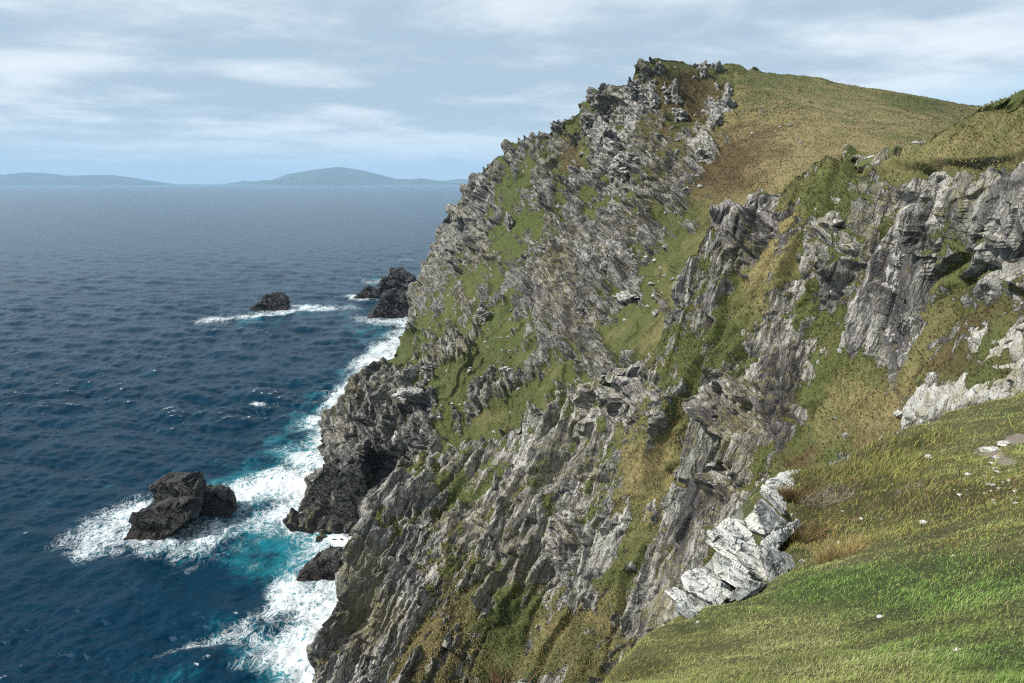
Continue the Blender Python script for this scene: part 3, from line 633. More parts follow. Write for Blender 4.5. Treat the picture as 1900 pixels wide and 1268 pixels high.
def sea_mat():
    m, t, b = mat_new('sea_water')
    p = t.node('ShaderNodeNewGeometry').outputs['Position']
    foam, teal, cap = t.attr('foam'), t.attr('teal'), t.attr('cap')
    ps = t.vmath('MULTIPLY', p, (1.0, .75, .4))
    w1 = t.noise(ps, .09, 3, .5, 0, 1); ps2 = t.vmath('ADD', ps, t.vmath('SCALE', t.vmath('SUBTRACT', w1, (.5, .5, .5)), 9.0))
    n1 = t.noise(ps2, .20, 9, .68, 1.0)
    r1 = t.math('SUBTRACT', 1.0, t.math('MULTIPLY', t.math('ABSOLUTE', t.math('SUBTRACT', n1, .5)), 7.0))          # ropy streaks
    n2 = t.noise(ps2, .45, 8, .68, .8)
    r2 = t.math('SUBTRACT', 1.0, t.math('MULTIPLY', t.math('ABSOLUTE', t.math('SUBTRACT', n2, .5)), 6.0))
    web = t.math('MAXIMUM', r1, t.math('MULTIPLY', r2, .85))
    big = t.noise(ps2, .06, 5, .6)
    fs = t.math('SUBTRACT', 1.0, t.math('EXPONENT', t.math('MULTIPLY', foam, -.78)))
    fl = t.math('ADD', fs, t.math('MULTIPLY', t.math('SUBTRACT', big, .5), .9))
    fm = t.step(t.math('ADD', fl, t.math('MULTIPLY', t.math('SUBTRACT', web, .6), .8)), .60, .98)
    fm = t.math('MULTIPLY', fm, t.step(fs, .05, .28))
    solid = t.step(t.math('ADD', fl, t.math('MULTIPLY', t.math('SUBTRACT', n2, .5), 2.0)), 1.12, 1.7)
    fm = t.math('MAXIMUM', fm, solid)
    cn = t.noise(t.vmath('MULTIPLY', ps2, (.5, 1.2, 1.)), .7, 7, .72)
    fm = t.math('MAXIMUM', fm, t.step(t.math('ADD', cap, t.math('MULTIPLY', t.math('SUBTRACT', cn, .5), 2.6)), .55, .95))
    deep = t.mix(t.noise(p, .012, 3, .5), (.0003, .0135, .028), (.0006, .024, .049))
    tl = t.step(t.math('ADD', t.math('MULTIPLY', teal, .75), t.math('ADD', t.math('MULTIPLY', t.math('SUBTRACT', big, .5), 2.0), t.math('MULTIPLY', t.math('SUBTRACT', n2, .5), 1.3))), .22, 1.0)
    c = t.mix(tl, deep, (.006, .13, .165))
    c = t.mix(t.math('MULTIPLY', t.step(fl, .45, 1.1), .6), c, (.10, .36, .41))
    c = t.mix(fm, c, (.58, .61, .62))
    t.put(b.inputs['Base Color'], c); b.inputs['IOR'].default_value = 1.33; b.inputs['Specular IOR Level'].default_value = .14; b.inputs['Specular Tint'].default_value = (.38, .68, 1.0, 1)
    t.put(b.inputs['Roughness'], t.math('ADD', t.math('MULTIPLY', fm, .6), .2))
    bu = t.node('ShaderNodeBump'); bu.inputs['Strength'].default_value = .55; bu.inputs['Distance'].default_value = .9
    hgt = t.math('ADD', t.noise(t.vmath('MULTIPLY', p, (.8, 1.25, 1.)), .42, 6, .62, .3), t.math('MULTIPLY', fm, .25))
    t.put(bu.inputs['Height'], hgt); t.put(b.inputs['Normal'], bu.outputs[0])
    return m
o = mesh_from('sea', VS, grid_faces(len(rows), len(pxs)), 4, sea_mat(), True, None, dict(foam=foam, teal=teal, cap=cap))
o['kind'] = 'structure'
if o.data.polygons[len(o.data.polygons)//2].normal.z < 0: o.data.flip_normals()

# ------------------------------------------------------------------ far islands
def island_mat():
    m, t, b = mat_new('island_turf'); p = t.node('ShaderNodeNewGeometry').outputs['Position']
    t.put(b.inputs['Base Color'], t.mix(t.noise(p, .0016, 6, .6), (.035, .05, .025), (.10, .095, .06))); b.inputs['Roughness'].default_value = 1
    return m
M_ISL = island_mat()
def island(prof, t0, depth):
    prof = np.array(prof, float); xs = np.linspace(prof[0, 0], prof[-1, 0], 160)
    ys = np.interp(xs, prof[:, 0], prof[:, 1])
    hz = np.maximum(P(xs, ys, np.full(160, t0))[:, 2], 0); xw = P(xs, ys, np.full(160, t0))[:, 0]
    k = np.linspace(-1, 1, 25); g = np.cos(k*math.pi/2)**.8
    Vv = np.zeros((25, 160, 3)); Vv[..., 0] = xw; Vv[..., 1] = t0*FWD[1] + k[:, None]*depth
    pn = Vv.reshape(-1, 3)/np.array([2300., 1800., 1.])
    Vv[..., 2] = hz*g[:, None]*(1 - .22*np.abs(fbm(pn, 4, 500).reshape(25, 160))*(1-g[:, None])) - 5
    o = mesh_from('island_hills', Vv.reshape(-1, 3), grid_faces(25, 160), 4, M_ISL, True); o['kind'] = 'structure'
    if o.data.polygons[len(o.data.polygons)//2].normal.z < 0: o.data.flip_normals()
island([(-260,341),(-120,325),(-40,323),(0,320),(20,321),(55,326),(100,321),(125,322),(165,327),(200,326),(240,325),(270,329),(300,335),(322,341)], 44000, 3500)
island([(525,341),(545,331),(565,323),(600,317),(648,311),(680,316),(715,324),(745,332),(775,333),(790,331),(815,335),(850,340)], 46000, 3500)
island([(450,341),(478,336),(500,337),(515,334),(535,337),(560,341)], 51000, 1500)
island([(740,341),(790,336),(838,335),(858,332),(885,335),(930,334),(960,341)], 54000, 2200)

# ------------------------------------------------------------------ single rocks
def rock_mat(name, k, tone, lichen, wet=False, tint=(1, 1, 1)):
    m, t, b = mat_new(name); g = t.node('ShaderNodeNewGeometry'); p = g.outputs['Position']
    nz = t.node('ShaderNodeSeparateXYZ'); t.put(nz.inputs[0], g.outputs['Normal']); nz = nz.outputs[2]
    c, q, fine, st = rock_color(t, p, k, tone)
    c = t.mix(1.0, c, tint, 'MULTIPLY')
    if lichen:
        l1 = t.noise(p, 1.2*k, 8, .66, .3); l2 = t.noise(p, .2*k, 3)
        lm = t.step(t.math('ADD', t.math('ADD', l1, t.math('MULTIPLY', l2, .4)), t.math('MULTIPLY', nz, .28)), .93-lichen, 1.0-lichen)  # lichen crust; upward faces paler still, top light put into the colour
        c = t.mix(t.math('MULTIPLY', lm, .9), c, t.mix(fine, (.42, .41, .37), (.74, .73, .68)))
        sp = t.noise(t.vmath('ADD', p, (4., 4., 8.)), 3.4*k, 5, .6)
        c = t.mix(t.step(sp, .64, .72, 0, .8), c, (.085, .085, .06))
    if wet:
        z = t.node('ShaderNodeSeparateXYZ'); t.put(z.inputs[0], p)
        c = t.mix(t.step(z.outputs[2], 0, 9, .75, 0), c, (.035, .022, .017))
    t.put(b.inputs['Base Color'], c); b.inputs['Roughness'].default_value = .55 if wet else .88
    bu = t.node('ShaderNodeBump'); bu.inputs['Distance'].default_value = .3/k; bu.inputs['Strength'].default_value = .8
    t.put(bu.inputs['Height'], t.math('ADD', st, fine)); t.put(b.inputs['Normal'], bu.outputs[0])
    return m
M_STACK = rock_mat('wet_sea_rock', .6, .21, 0, True)
def zp(l):
    a = np.array(l, float); y = 850 + a[:, 1]/3.73
    te = np.interp(-y, -C_EDGE[4:13, 1][np.argsort(-C_EDGE[4:13, 1])], C_EDGE[4:13, 2][np.argsort(-C_EDGE[4:13, 1])])
    return P(1220 + a[:, 0]/3.73, y, a[:, 2] + .62*(te.mean() - a[:, 2].mean()))      # level with the turf edge they stand in
FA = P(1220+760/3.73, 850+860/3.73, 16.8) - P(1220+330/3.73, 850+560/3.73, 17.5); FA /= np.linalg.norm(FA)
FN = np.cross(FA, np.array([.25, .95, .1])); FN /= np.linalg.norm(FN)
if FN[2] < 0: FN = -FN
FD = np.cross(FN, FA); FR = (FA, FD, FN)
def slab_mat(name, white):
    m, t, b = mat_new(name); g = t.node('ShaderNodeNewGeometry'); p = g.outputs['Position']
    nz = t.node('ShaderNodeSeparateXYZ'); t.put(nz.inputs[0], g.outputs['Normal']); nz = nz.outputs[2]
    q = t.xyz(t.dot(p, tuple(FA)), t.dot(p, tuple(FD)), t.dot(p, tuple(FN)))
    lam = t.noise(t.vmath('MULTIPLY', q, (.7, 2.2, 11.0)), 1.0, 7, .62, .5)
    mott = t.noise(p, 1.7, 7, .62, .4); fine = t.noise(p, 9.0, 6, .65)
    c = t.mix(t.step(lam, .36, .64), (.10, .105, .10), (.36, .365, .345))
    w = t.math('ADD', t.math('ADD', t.math('MULTIPLY', mott, .9), t.math('MULTIPLY', lam, .6)), t.math('MULTIPLY', nz, .22))
    wm = t.step(w, .98-white, 1.06-white)
    c = t.mix(t.math('MULTIPLY', wm, .93), c, t.mix(fine, (.42, .41, .37), (.70, .69, .64)))
    sp = t.noise(t.vmath('ADD', p, (4., 4., 8.)), 5.5, 4, .55); sq = t.noise(p, .55, 2)
    c = t.mix(t.step(t.math('ADD', sp, t.math('MULTIPLY', sq, .35)), .80, .86, 0, .85), c, (.09, .088, .06))
    t.put(b.inputs['Base Color'], c); b.inputs['Roughness'].default_value = .9
    bu = t.node('ShaderNodeBump'); bu.inputs['Distance'].default_value = .03; bu.inputs['Strength'].default_value = .9
    t.put(bu.inputs['Height'], t.math('ADD', lam, t.math('MULTIPLY', fine, .5))); t.put(b.inputs['Normal'], bu.outputs[0])
    return m
M_SLAB = slab_mat('lichened_slab', .15); M_SLABD = slab_mat('dark_slab', -.12)  # dark copy: grey beds, and shaded slab sides put into the colour
M_STONE = rock_mat('pale_stone', 9.0, 1.15, .06)
M_CRAG = rock_mat('crag_rock', .7, .95, .02)
def hull_rock(name, pts, edge, amps, mat, parent=None, seed=0, frame=None, smooth=False):
    """one solid rock from its corner points: hull, refined, then broken along its beds"""
    bm = bmesh.new()
    for q in pts: bm.verts.new(q)
    r = bmesh.ops.convex_hull(bm, input=bm.verts)
    bmesh.ops.delete(bm, geom=[v for v in bm.verts if not v.link_faces], context='VERTS')
    bmesh.ops.triangulate(bm, faces=bm.faces[:])
    for _ in range(9):
        es = [e for e in bm.edges if e.calc_length() > edge]
        if not es or len(bm.verts) > 30000: break
        bmesh.ops.subdivide_edges(bm, edges=es, cuts=1, use_grid_fill=False)
        bmesh.ops.triangulate(bm, faces=[f for f in bm.faces if len(f.verts) > 3])
    bm.normal_update()
    v = np.array([x.co[:] for x in bm.verts]); c = v.mean(0); nn = np.array([x.normal[:] for x in bm.verts])
    nn = nn*.6 + .4*(v-c)/(np.linalg.norm(v-c, axis=1, keepdims=True)+1e-9)
    fr = frame if frame is not None else (BA, BD, BN)
    q = np.stack([v @ fr[0], v @ fr[1], v @ fr[2]], -1) + seed*13.7
    wsc = amps[0][0]
    w = np.stack([fbm(v/wsc, 3, seed+s) for s in (1, 2, 3)], -1)*wsc*.22
    d = 0
    for i, (L, a) in enumerate(amps): d = d + a*blocks(q+w, L, seed*7+i*11)
    d = d + amps[-1][1]*.6*fbm(v/amps[-1][0]*2, 3, seed+9)
    v = v + nn*d[:, None]
    for x, y in zip(bm.verts, v): x.co = y
    me = bpy.data.meshes.new(name); bm.to_mesh(me); bm.free()
    me.polygons.foreach_set('use_smooth', np.full(len(me.polygons), smooth, bool)); me.materials.append(mat)
    o = bpy.data.objects.new(name, me); COL.objects.link(o)
    if parent: o.parent = parent
    return o
def root(name, loc, label, cat, group=None):
    o = bpy.data.objects.new(name, None); COL.objects.link(o); o.location = loc; o.empty_display_size = .5
    return tag(o, label, cat, group)
def px_solid(outline, t_front, thick, sink=3.0, lean=.25):
    """outline: photo (px, py) of the near face; base points sit at the water. Adds depth behind it."""
    a = np.array(outline, float); p = P(a[:, 0], a[:, 1], np.full(len(a), t_front))
    b = p.copy(); b[:, 1] += thick; c = p.mean(0)
    b[:, 0] = c[0] + (b[:, 0]-c[0])*.82; b[:, 2] = np.where(b[:, 2] > 2, b[:, 2]*(1-lean*.4), b[:, 2])
    m = p.copy(); m[:, 1] += thick*.5; m[:, 0] = c[0] + (m[:, 0]-c[0])*1.04
    q = np.concatenate([p, m, b]); lowp = q[:, 2] < 4; q[lowp, 2] -= sink
    return q
BIG = [(14, .9), (6, .4), (2.4, .16)]; MID = [(8, .8), (3.5, .35), (1.6, .16)]
ts = float(tsea(975))
def local(o, r):   # keep world shape while the part hangs from its root
    o.data.transform(Matrix.Translation(-r.location)); return o
r0 = root('sea_stack', P(300, 985, ts), 'tall blocky dark sea stack with a sloping seaward ledge, ringed by white surf', 'sea stack')
local(hull_rock('tower', px_solid([(280,960),(282,905),(292,897),(330,897),(352,893),(357,905),(359,955),(320,985)], float(tsea(985)), 14), 1.0, BIG, M_STACK, r0, 3), r0)
local(hull_rock('ledge', px_solid([(228,992),(250,955),(275,946),(300,940),(340,938),(358,950),(350,962),(330,980),(290,1000),(240,1010)], float(tsea(1004)), 12), 1.0, BIG, M_STACK, r0, 4), r0)
ts2 = float(tsea(960))
def sea_rock(name, outline, base_y, thick, seed, label, amps=BIG, edge=1.0, cat='sea rock', mat=None):
    t = float(tsea(base_y)); o = hull_rock(name, px_solid(outline, t, thick), edge, amps, mat or M_STACK, None, seed)
    return tag(o, label, cat)
sea_rock('sea_stack', [(362,930),(366,917),(390,914),(412,920),(418,935),(421,952),(395,958),(370,966)], 960, 12, 5, 'small squat dark sea stack close beside the tall stack', cat='sea stack')
sea_rock('sea_rock', [(458,577),(478,569),(488,558),(496,549),(518,548),(527,556),(530,572),(505,577)], 576, 22, 6, 'flat-topped black rock alone in the open water, surf trailing behind', [(18,2.),(8,1.1),(4,.6)], 2.0)
sea_rock('sea_rock', [(652,553),(668,546),(672,537),(682,533),(694,538),(700,549),(690,555),(672,555)], 555, 22, 7, 'small low black rock in front of the farthest rock island', [(16,1.8),(7,1.0),(3.5,.5)], 2.0)
sea_rock('sea_rock', [(700,545),(703,528),(716,516),(722,509),(738,503),(746,512),(764,518),(770,530),(768,546)], 546, 40, 8, 'largest far black rock island with a stepped peak by the headland', [(22,2.6),(10,1.5),(5,.8)], 2.4)
sea_rock('sea_rock', [(686,584),(700,570),(708,550),(728,546),(745,552),(770,560),(775,585),(740,588),(715,594),(702,590)], 590, 40, 9, 'broad black rock against the headland foot with surf in front', [(20,2.4),(9,1.4),(4.5,.7)], 2.0)
sea_rock('sea_rock', [(553,1062),(575,1050),(598,1036),(625,1030),(645,1034),(640,1052),(610,1062),(590,1085),(572,1092),(560,1080)], 1075, 9, 10, 'jagged low dark rock half awash in foam below the near cliff', MID, .7)
sea_rock('sea_rock', [(550,955),(575,905),(605,862),(640,850),(648,900),(620,925),(600,942),(570,950)], 950, 16, 12, 'dark sloping rock wedge leaning out from the headland foot into surf', BIG, 1.0)
sea_rock('sea_rock', [(616,985),(622,930),(630,880),(665,870),(690,920),(684,985),(650,978)], 985, 14, 13, 'dark blocky rock buttress between headland and near cliff, foam at its foot', BIG, 1.0)
sea_rock('sea_rock', [(612,1160),(622,1130),(640,1105),(660,1120),(650,1165)], 1165, 8, 14, 'small dark rock at the foot of the near cliff above bright foam', MID, .7)

# foreground slabs, corner points measured on the outcrop: (zoom x, zoom y, distance)
SL = [(1.1, .05), (.4, .03), (.16, .012)]
def slab(pts, seed, label, mat=M_SLAB, amps=SL, edge=.05):
    return tag(hull_rock('outcrop_rock', zp(pts), edge, amps, mat, None, seed, FR), label, 'rock slab')
slab([(330,580,17.3),(345,512,17.4),(440,668,17.0),(620,785,16.7),(760,865,16.4),(770,800,16.6),(480,425,19.2),(580,430,19.4),(640,500,19.0),(700,640,17.8),(780,800,17.6),(500,660,20),(800,900,19.5)], 21, 'largest white rock slab jutting left over the drop, streaked grey along its side')
slab([(700,645,17.3),(740,622,17.2),(760,865,16.6),(890,900,16.7),(1020,850,17.3),(1012,775,17.8),(820,640,18.4),(950,700,18.6),(900,800,20)], 22, 'dark grey tilted slab with fine layers just above the bright green grass', M_SLABD)
slab([(735,560,18.6),(705,645,17.6),(815,640,18.5),(850,560,19.6),(970,422,22),(1002,470,22),(900,520,21),(760,620,20),(960,520,23)], 23, 'smooth white slab top reaching back into the brown heather')
slab([(600,430,19.8),(650,365,20.4),(735,290,21.8),(700,380,20.2),(740,530,19.2),(640,500,19.4),(760,560,20.5),(700,440,22)], 24, 'narrow white lichened rock ledge between the two dark layered slabs')
slab([(680,325,20.6),(725,290,21.6),(860,440,20.6),(895,455,20.8),(885,470,20.6),(745,530,19.6),(700,430,20.0),(830,420,23),(760,520,22)], 25, 'dark thin-layered slab behind the largest white slab', M_SLABD)
slab([(718,235,23.5),(725,240,23),(855,385,21.8),(880,385,22),(845,330,23.6),(760,230,25)], 26, 'black shaded slab edge under the topmost white rock', M_SLABD)
slab([(716,205,24),(760,160,25.2),(900,90,27.5),(985,82,28.5),(870,175,26.5),(882,270,24.6),(880,370,23),(850,375,22.6),(725,232,23.4),(900,300,27)], 27, 'topmost white rock with a curved crest at the heather edge')
slab([(385,745,16.2),(452,690,16.9),(560,740,17.0),(640,800,17.0),(660,850,16.4),(610,870,16.0),(540,895,15.7),(420,825,15.9),(520,920,17.2)], 28, 'white slab peppered with dark lichen spots under the largest slab')
slab([(168,820,15.6),(190,812,15.9),(350,755,16.8),(415,830,16.4),(512,955,15.4),(420,1035,14.9),(330,965,15.0),(180,905,15.2),(420,1040,16.4)], 29, 'speckled white slab low on the outcrop, split into steps')
slab([(65,932,14.6),(92,895,15.0),(150,900,15.2),(350,1060,14.6),(320,1100,14.3),(240,1060,14.2),(140,1000,14.3),(300,1110,15.8)], 30, 'lowest white finger of rock pointing left over the drop')
slab([(115,1045,14.2),(150,1005,14.8),(340,1090,14.2),(270,1155,13.9),(180,1090,14.0),(270,1160,15.2)], 31, 'grey ribbed slab beneath the lowest white finger of rock', M_SLABD)
slab([(258,1148,13.4),(300,1118,13.8),(318,1130,13.8),(305,1185,13.3),(272,1195,13.2),(290,1190,14)], 32, 'small cream stone at the grass edge below the outcrop', M_STONE, [(.2,.02),(.08,.008)], .03)
slab([(510,950,15.2),(540,890,15.8),(640,860,16.3),(760,865,16.6),(640,930,15.6),(560,990,15.0),(700,960,17)], 33, 'grey rock block half buried in straw grass under the spotted slab', M_SLABD)


# ------------------------------------------------------------------ crags and boulders on the headland
def on_sheet(SH, px, py):
    d = (SH['pix'][..., 0]-px)**2 + (SH['pix'][..., 1]-py)**2; d[:SH['ne']] = 1e12
    i = np.unravel_index(np.argmin(d), d.shape); return SH['V'][i], SH['N'][i]
def crag_mesh(seed, size=(1, .7, .8), npts=16, amps=((.9, .10), (.4, .06), (.18, .03)), edge=.09):
    r = np.random.default_rng(seed); q = r.normal(size=(npts, 3)); q /= np.linalg.norm(q, axis=1, keepdims=True)
    q = np.sign(q)*np.abs(q)**.6*np.array(size)*.62
    c = q[:, 0:1]*BA + q[:, 1:2]*BD + q[:, 2:3]*BN
    o = hull_rock('crag', c, edge, list(amps), M_CRAG, None, seed); me = o.data; bpy.data.objects.remove(o); return me
CRAG = [crag_mesh(600+i, sz) for i, sz in enumerate([(1.1,.8,.7),(.9,.8,1.0),(1.2,.7,.55),(.8,.9,.8),(1.0,.6,.9),(.9,1.0,.6)])]
BOUL = [crag_mesh(700+i, (1, .85, .8), 22, ((.8, .05), (.35, .03)), .2) for i in range(5)]
RB = np.random.default_rng(77)
def place(me, name, SH, px, py, wpx, hpx, label, cat, group=None, sink=.12):
    v, nn = on_sheet(SH, px, py); t = (v-CAM) @ FWD; w = wpx/F*t; h = hpx/F*t
    nn = nn*np.sign(nn @ (CAM-v)); o = bpy.data.objects.new(name, me); COL.objects.link(o)
    o.location = v + nn*(.10*w); o.location.z -= sink*h
    o.scale = (w*.95, (w+h)*.5, h*.95); o.rotation_euler = (RB.normal()*.12, RB.normal()*.12, RB.uniform(-.5, .5))
    return tag(o, label, cat, group)
for i, (px, py, w, h, lab) in enumerate([
 (1190,165,44,52,'tall pale crag leaning left on the skyline just under the grassy summit'),
 (1302,127,22,32,'upright pale crag alone in brown heather right below the summit ridge'),
 (1352,152,26,34,'upper crag of the pale rock rib descending the right of the headland'),
 (1345,186,36,34,'broad pale crag in the middle of the rib right of the heather'),
 (1328,226,22,32,'narrow pale crag in the lower rib above the dark-sided one'),
 (1306,288,44,32,'dark-sided crag at the foot of the pale rock rib'),
 (1262,178,28,34,'ragged pale crag in brown heather left of the rock rib'),
 (1256,212,40,30,'layered pale crag beside the small dark green hollow'),
 (1216,185,30,44,'steep pale crag at right of the leaning skyline crag'),
 (1165,300,66,40,'large dark overhanging crag in the middle of the headland'),
 (1130,250,34,60,'long pale buttress left of the small dark green hollow'),
 (1092,225,30,50,'pale crag where the skyline steps down left of the summit'),
 (1040,222,44,18,'low rounded crag on the skyline over a heather strip'),
 (1276,356,22,17,'larger pale boulder of a pair on the golden turf'),
 (1258,372,13,13,'smaller boulder of a pair on the golden turf'),
 (1221,549,23,16,'rounded grey boulder on yellow-green turf above the near cliff'),
 (1216,579,16,15,'dark boulder just below the rounded grey one'),
 (1159,656,17,12,'bright white boulder on turf above the near cliff crest'),
 (971,480,22,34,'smooth dark upright slab at right of the green gully'),
 (938,415,20,44,'stacked dark pillar of rock at left of the green gully'),
 (1143,515,22,17,'rounded boulder beside a heather patch above a dark cleft'),
 (1155,467,16,18,'flat pale square rock on the steep rocky slope'),
 (880,577,20,20,'dark knob of rock low on the seaward slope'),
 (905,592,22,26,'grey crag beside the dark knob low on the slope'),
 (800,682,40,22,'long low dark outcrop on the green slope near the sea'),
 (835,655,30,36,'dark upright outcrop above the long low one'),
 (742,812,32,38,'block-shaped dark outcrop at the foot of the green slope'),
 (775,752,46,18,'low dark ledge of rock across the lower green slope'),
 (1165,545,54,26,'dark overhanging rock ledge above the cleft on the slope'),
 (940,690,30,40,'dark rib of rock running down through the green slope'),
 (1090,575,36,30,'broken dark outcrop in the middle of the rocky slope')]):
    bo = 'boulder' in lab
    place((BOUL if bo else CRAG)[i % (5 if bo else 6)], 'boulder' if bo else 'crag', SA, px, py, w, h, lab, 'boulder' if bo else 'crag')
for n_, (cx, cy, sx, sy), lab, grp, wd in [
 (26, (1240,185,70,50), 'small pale boulder in the brown heather under the summit', 'boulders under the summit', (5, 11)),
 (16, (1420,215,70,50), 'small pale boulder on the open right-hand hillside', 'boulders on the open hillside', (4, 9)),
 (30, (1180,340,80,70), 'pale boulder in the scree across the middle of the headland', 'boulders in the middle scree', (5, 12)),
 (24, (930,600,60,110), 'small pale boulder in the green gully and slope below it', 'boulders in the green gully', (4, 8)),
 (28, (860,740,90,60), 'small grey boulder on the lower green seaward slope', 'boulders on the lower slope', (4, 9)),
 (18, (1190,520,60,70), 'grey boulder on the turf strip behind the near cliff crest', 'boulders behind the cliff crest', (5, 11))]:
    for i in range(n_):
        w = RB.uniform(*wd); place(BOUL[RB.integers(5)], 'boulder', SA, cx+RB.normal()*sx*.7, cy+RB.normal()*sy*.7, w, w*RB.uniform(.6, 1.0), lab, 'boulder', grp)
for px, py, w, h, lab in [(1546,789,16,10,'white flat boulder stuck in the dry grass gully of the near cliff'),(1527,756,9,6,'small white stone on dry grass left of the gully'),
 (1678,770,18,14,'pale rock at the top of the white spur above the heather edge'),(1560,412,24,12,'pale slab lying on green moss high on the near cliff'),(1600,262,36,10,'flat brown rock at the cliff top under a turf lip')]:
    place(BOUL[RB.integers(5)], 'boulder', SB, px, py, w, h, lab, 'boulder')

# ------------------------------------------------------------------ stones lying in the foreground turf
STN = []
for i in range(6):
    r = np.random.default_rng(820+i); q = r.normal(size=(20, 3)); q /= np.linalg.norm(q, axis=1, keepdims=True); q *= np.array([.5, .42, .34])
    o = hull_rock('stone', q, .12, [(.5, .03), (.2, .015)], M_STONE, None, i+40, None, True); STN.append(o.data); bpy.data.objects.remove(o)
def stone(px, py, w, h, label, group=None, mat=None):
    a = P(np.array([px]), np.array([py]), np.array([10.]))[0]-CAM; a /= 10
    lo_, hi_ = 3.0, 80.0
    for t in np.linspace(4, 80, 500):
        q = CAM + a*t
        if q[2] < c_height(q[None, :2])[0][0]: break
    o = bpy.data.objects.new('stone', STN[RB.integers(6)]); COL.objects.link(o)
    o.location = q; s = w/F*t; o.scale = (s, s*.9, max(h/F*t*1.5, s*.3)); o.rotation_euler = (RB.normal()*.1, RB.normal()*.1, RB.uniform(0, 6))
    o.location.z += .1*s
    return tag(o, label, 'stone', group)
for a in [(1777,1212,22,13,'pale rounded stone alone in the grass near the right bottom corner'),(1634,1150,20,13,'brownish stone half sunk in the grass below the bright green turf'),
 (1713,972,22,8,'thin flat pale stone on the turf above the bright green band'),(1557,1010,14,8,'small bluish stone left of the bright green band by straw grass'),
 (1770,1034,11,8,'small white stone at the top edge of the bright green band'),(1805,1069,20,7,'flat grey stone lying within the bright green band'),
 (1488,1045,16,12,'small stone in the dark nook at the end of the slabs'),(1862,827,34,11,'large flat pale stone on the bare path'),(1845,851,20,8,'bluish flat stone at the lower edge of the path'),
 (1722,850,20,7,'bluish flat stone in heather left of the path'),(1835,838,40,9,'broad flat tan stone on the path'),(1598,965,12,7,'small pale stone in the heather near dead twigs'),(1470,960,12,12,'white stone tucked against the topmost outcrop rock')]:
    stone(*a)
for i in range(34):
    stone(1850+RB.normal()*38, 905+RB.normal()*22, RB.uniform(5, 17), RB.uniform(3, 6), 'small flat pale stone in the scatter below the path', 'stones scattered below the path')
for i in range(26):
    stone(1720+RB.normal()*90, 965+RB.normal()*50, RB.uniform(4, 8), RB.uniform(3, 5), 'tiny pale stone in the turf and heather around the bright green band', 'tiny stones in the turf')

# ------------------------------------------------------------------ plants that stand out
def shrub(name, label, cat, center, rad, hgt, nbl, cols, seed, twig=False, thin=.012):
    r = np.random.default_rng(seed); a = r.uniform(0, 6.28, nbl); k = np.sqrt(r.uniform(0, 1, nbl))
    b = np.stack([center[0]+np.cos(a)*k*rad, center[1]+np.sin(a)*k*rad*.8, np.zeros(nbl)], -1); zz = c_height(b[:, :2])[0] if center[2] is None else np.full(nbl, center[2])
    b[:, 2] = zz - .02 + (hgt*.5*(1-k*k)*r.uniform(0, 1, nbl) if not twig else hgt*.3*r.uniform(0, 1, nbl))
    up = r.normal(size=(nbl, 3))*.45 + np.array([0, 0, .9 if not twig else .25]); lean = np.stack([np.cos(a), np.sin(a), np.full(nbl, .0)], -1)*r.uniform(.2, .9, nbl)[:, None]
    if twig: lean = np.stack([np.cos(r.uniform(0, 6.28, nbl)), np.sin(a), np.full(nbl, -.1)], -1)
    c = np.array(cols)[r.integers(len(cols), size=nbl)]*r.uniform(.6, 1.3, (nbl, 1))
    o = blades(name, b, up, r.uniform(.5, 1.0, nbl)*hgt, np.full(nbl, thin), lean, c, seed=seed); return tag(o, label, cat)
def gp(px, py, t): return P(np.array([px]), np.array([py]), np.array([t]))[0]
HC = [(.15, .16, .045), (.20, .12, .065), (.10, .11, .03), (.28, .18, .11)]
TW = [(.42, .38, .34), (.30, .26, .23), (.16, .12, .10)]
q = gp(1535, 925, 25.5); shrub('heather_bush', 'grey leafless heather twigs sprawling behind the topmost white rock', 'heather', (q[0], q[1], None), .95, .42, 900, TW, 31, True, .008)
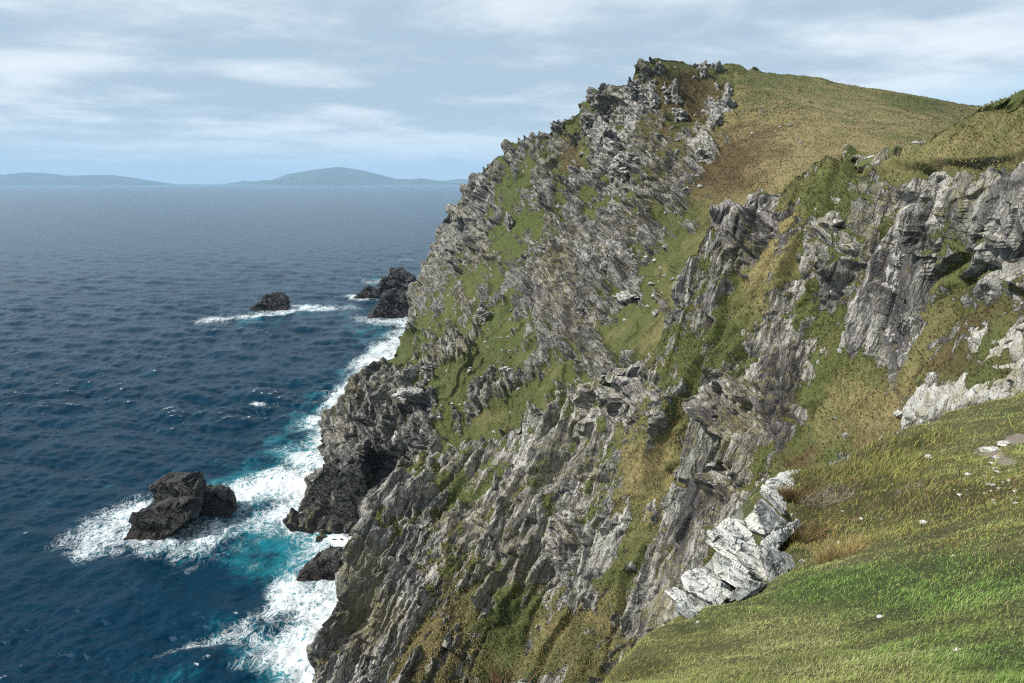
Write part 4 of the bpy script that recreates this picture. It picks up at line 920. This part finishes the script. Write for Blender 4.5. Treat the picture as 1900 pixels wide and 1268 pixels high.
q = gp(1690, 925, 22.5); shrub('heather_bush', 'small grey-purple dead heather patch in the middle of the turf', 'heather', (q[0], q[1], None), .5, .2, 260, TW + [(.2, .11, .09)], 32, True, .007)
q = gp(1482, 1000, 22.0); shrub('heather_bush', 'brown-green heather bush overhanging the ends of the slabs', 'heather', (q[0], q[1], None), .75, .42, 2200, HC, 33)
q = gp(1474, 925, 26.5); shrub('heather_bush', 'low olive heather bush beside the crest of the topmost white rock', 'heather', (q[0], q[1], None), .75, .45, 2000, HC, 34)
q = gp(1558, 1050, 17.5); shrub('grass_tussock', 'tall straw-coloured grass tussock at the left of the bright green band', 'grass tussock', (q[0], q[1], None), .55, .5, 900, [(.5, .40, .2), (.42, .30, .12), (.3, .25, .1)], 35, False, .006)
q = gp(932, 1300, 8.2); shrub('heather_bush', 'dark reddish heather sprig poking up at the bottom edge', 'heather', (q[0], q[1], q[2]), .14, .34, 420, [(.10, .06, .03), (.05, .05, .02), (.25, .13, .08)], 36, False, .006)
for px, w, lab, sd in ((955, 60, 'pale flat rock peeping over the bottom edge of the photo', 51), (1010, 40, 'second pale rock at the bottom edge right of the heather sprig', 52)):
    q = gp(px, 1285, 8.6); o = bpy.data.objects.new('stone', STN[sd % 6]); COL.objects.link(o); o.location = q; s = w/F*8.6; o.scale = (s*1.5, s, s*.8); tag(o, lab, 'stone')

# ------------------------------------------------------------------ the air
def haze():
    bm = bmesh.new(); bmesh.ops.create_cube(bm, size=1.0)
    for v in bm.verts: v.co = (v.co.x*70000, v.co.y*62000 + 30990, -20 + (v.co.z+.5)*1500)
    me = bpy.data.meshes.new('haze'); bm.to_mesh(me); bm.free()
    m = bpy.data.materials.new('sea_air'); m.use_nodes = True; t = NT(m.node_tree); t.n.clear()
    out = t.node('ShaderNodeOutputMaterial'); v = t.node('ShaderNodeVolumePrincipled')
    v.inputs['Color'].default_value = (.47, .74, 1.0, 1); v.inputs['Density'].default_value = 2.0e-5; v.inputs['Anisotropy'].default_value = .0
    t.l.new(v.outputs[0], out.inputs['Volume']); me.materials.append(m)
    o = bpy.data.objects.new('haze', me); COL.objects.link(o); o['kind'] = 'stuff'
haze()
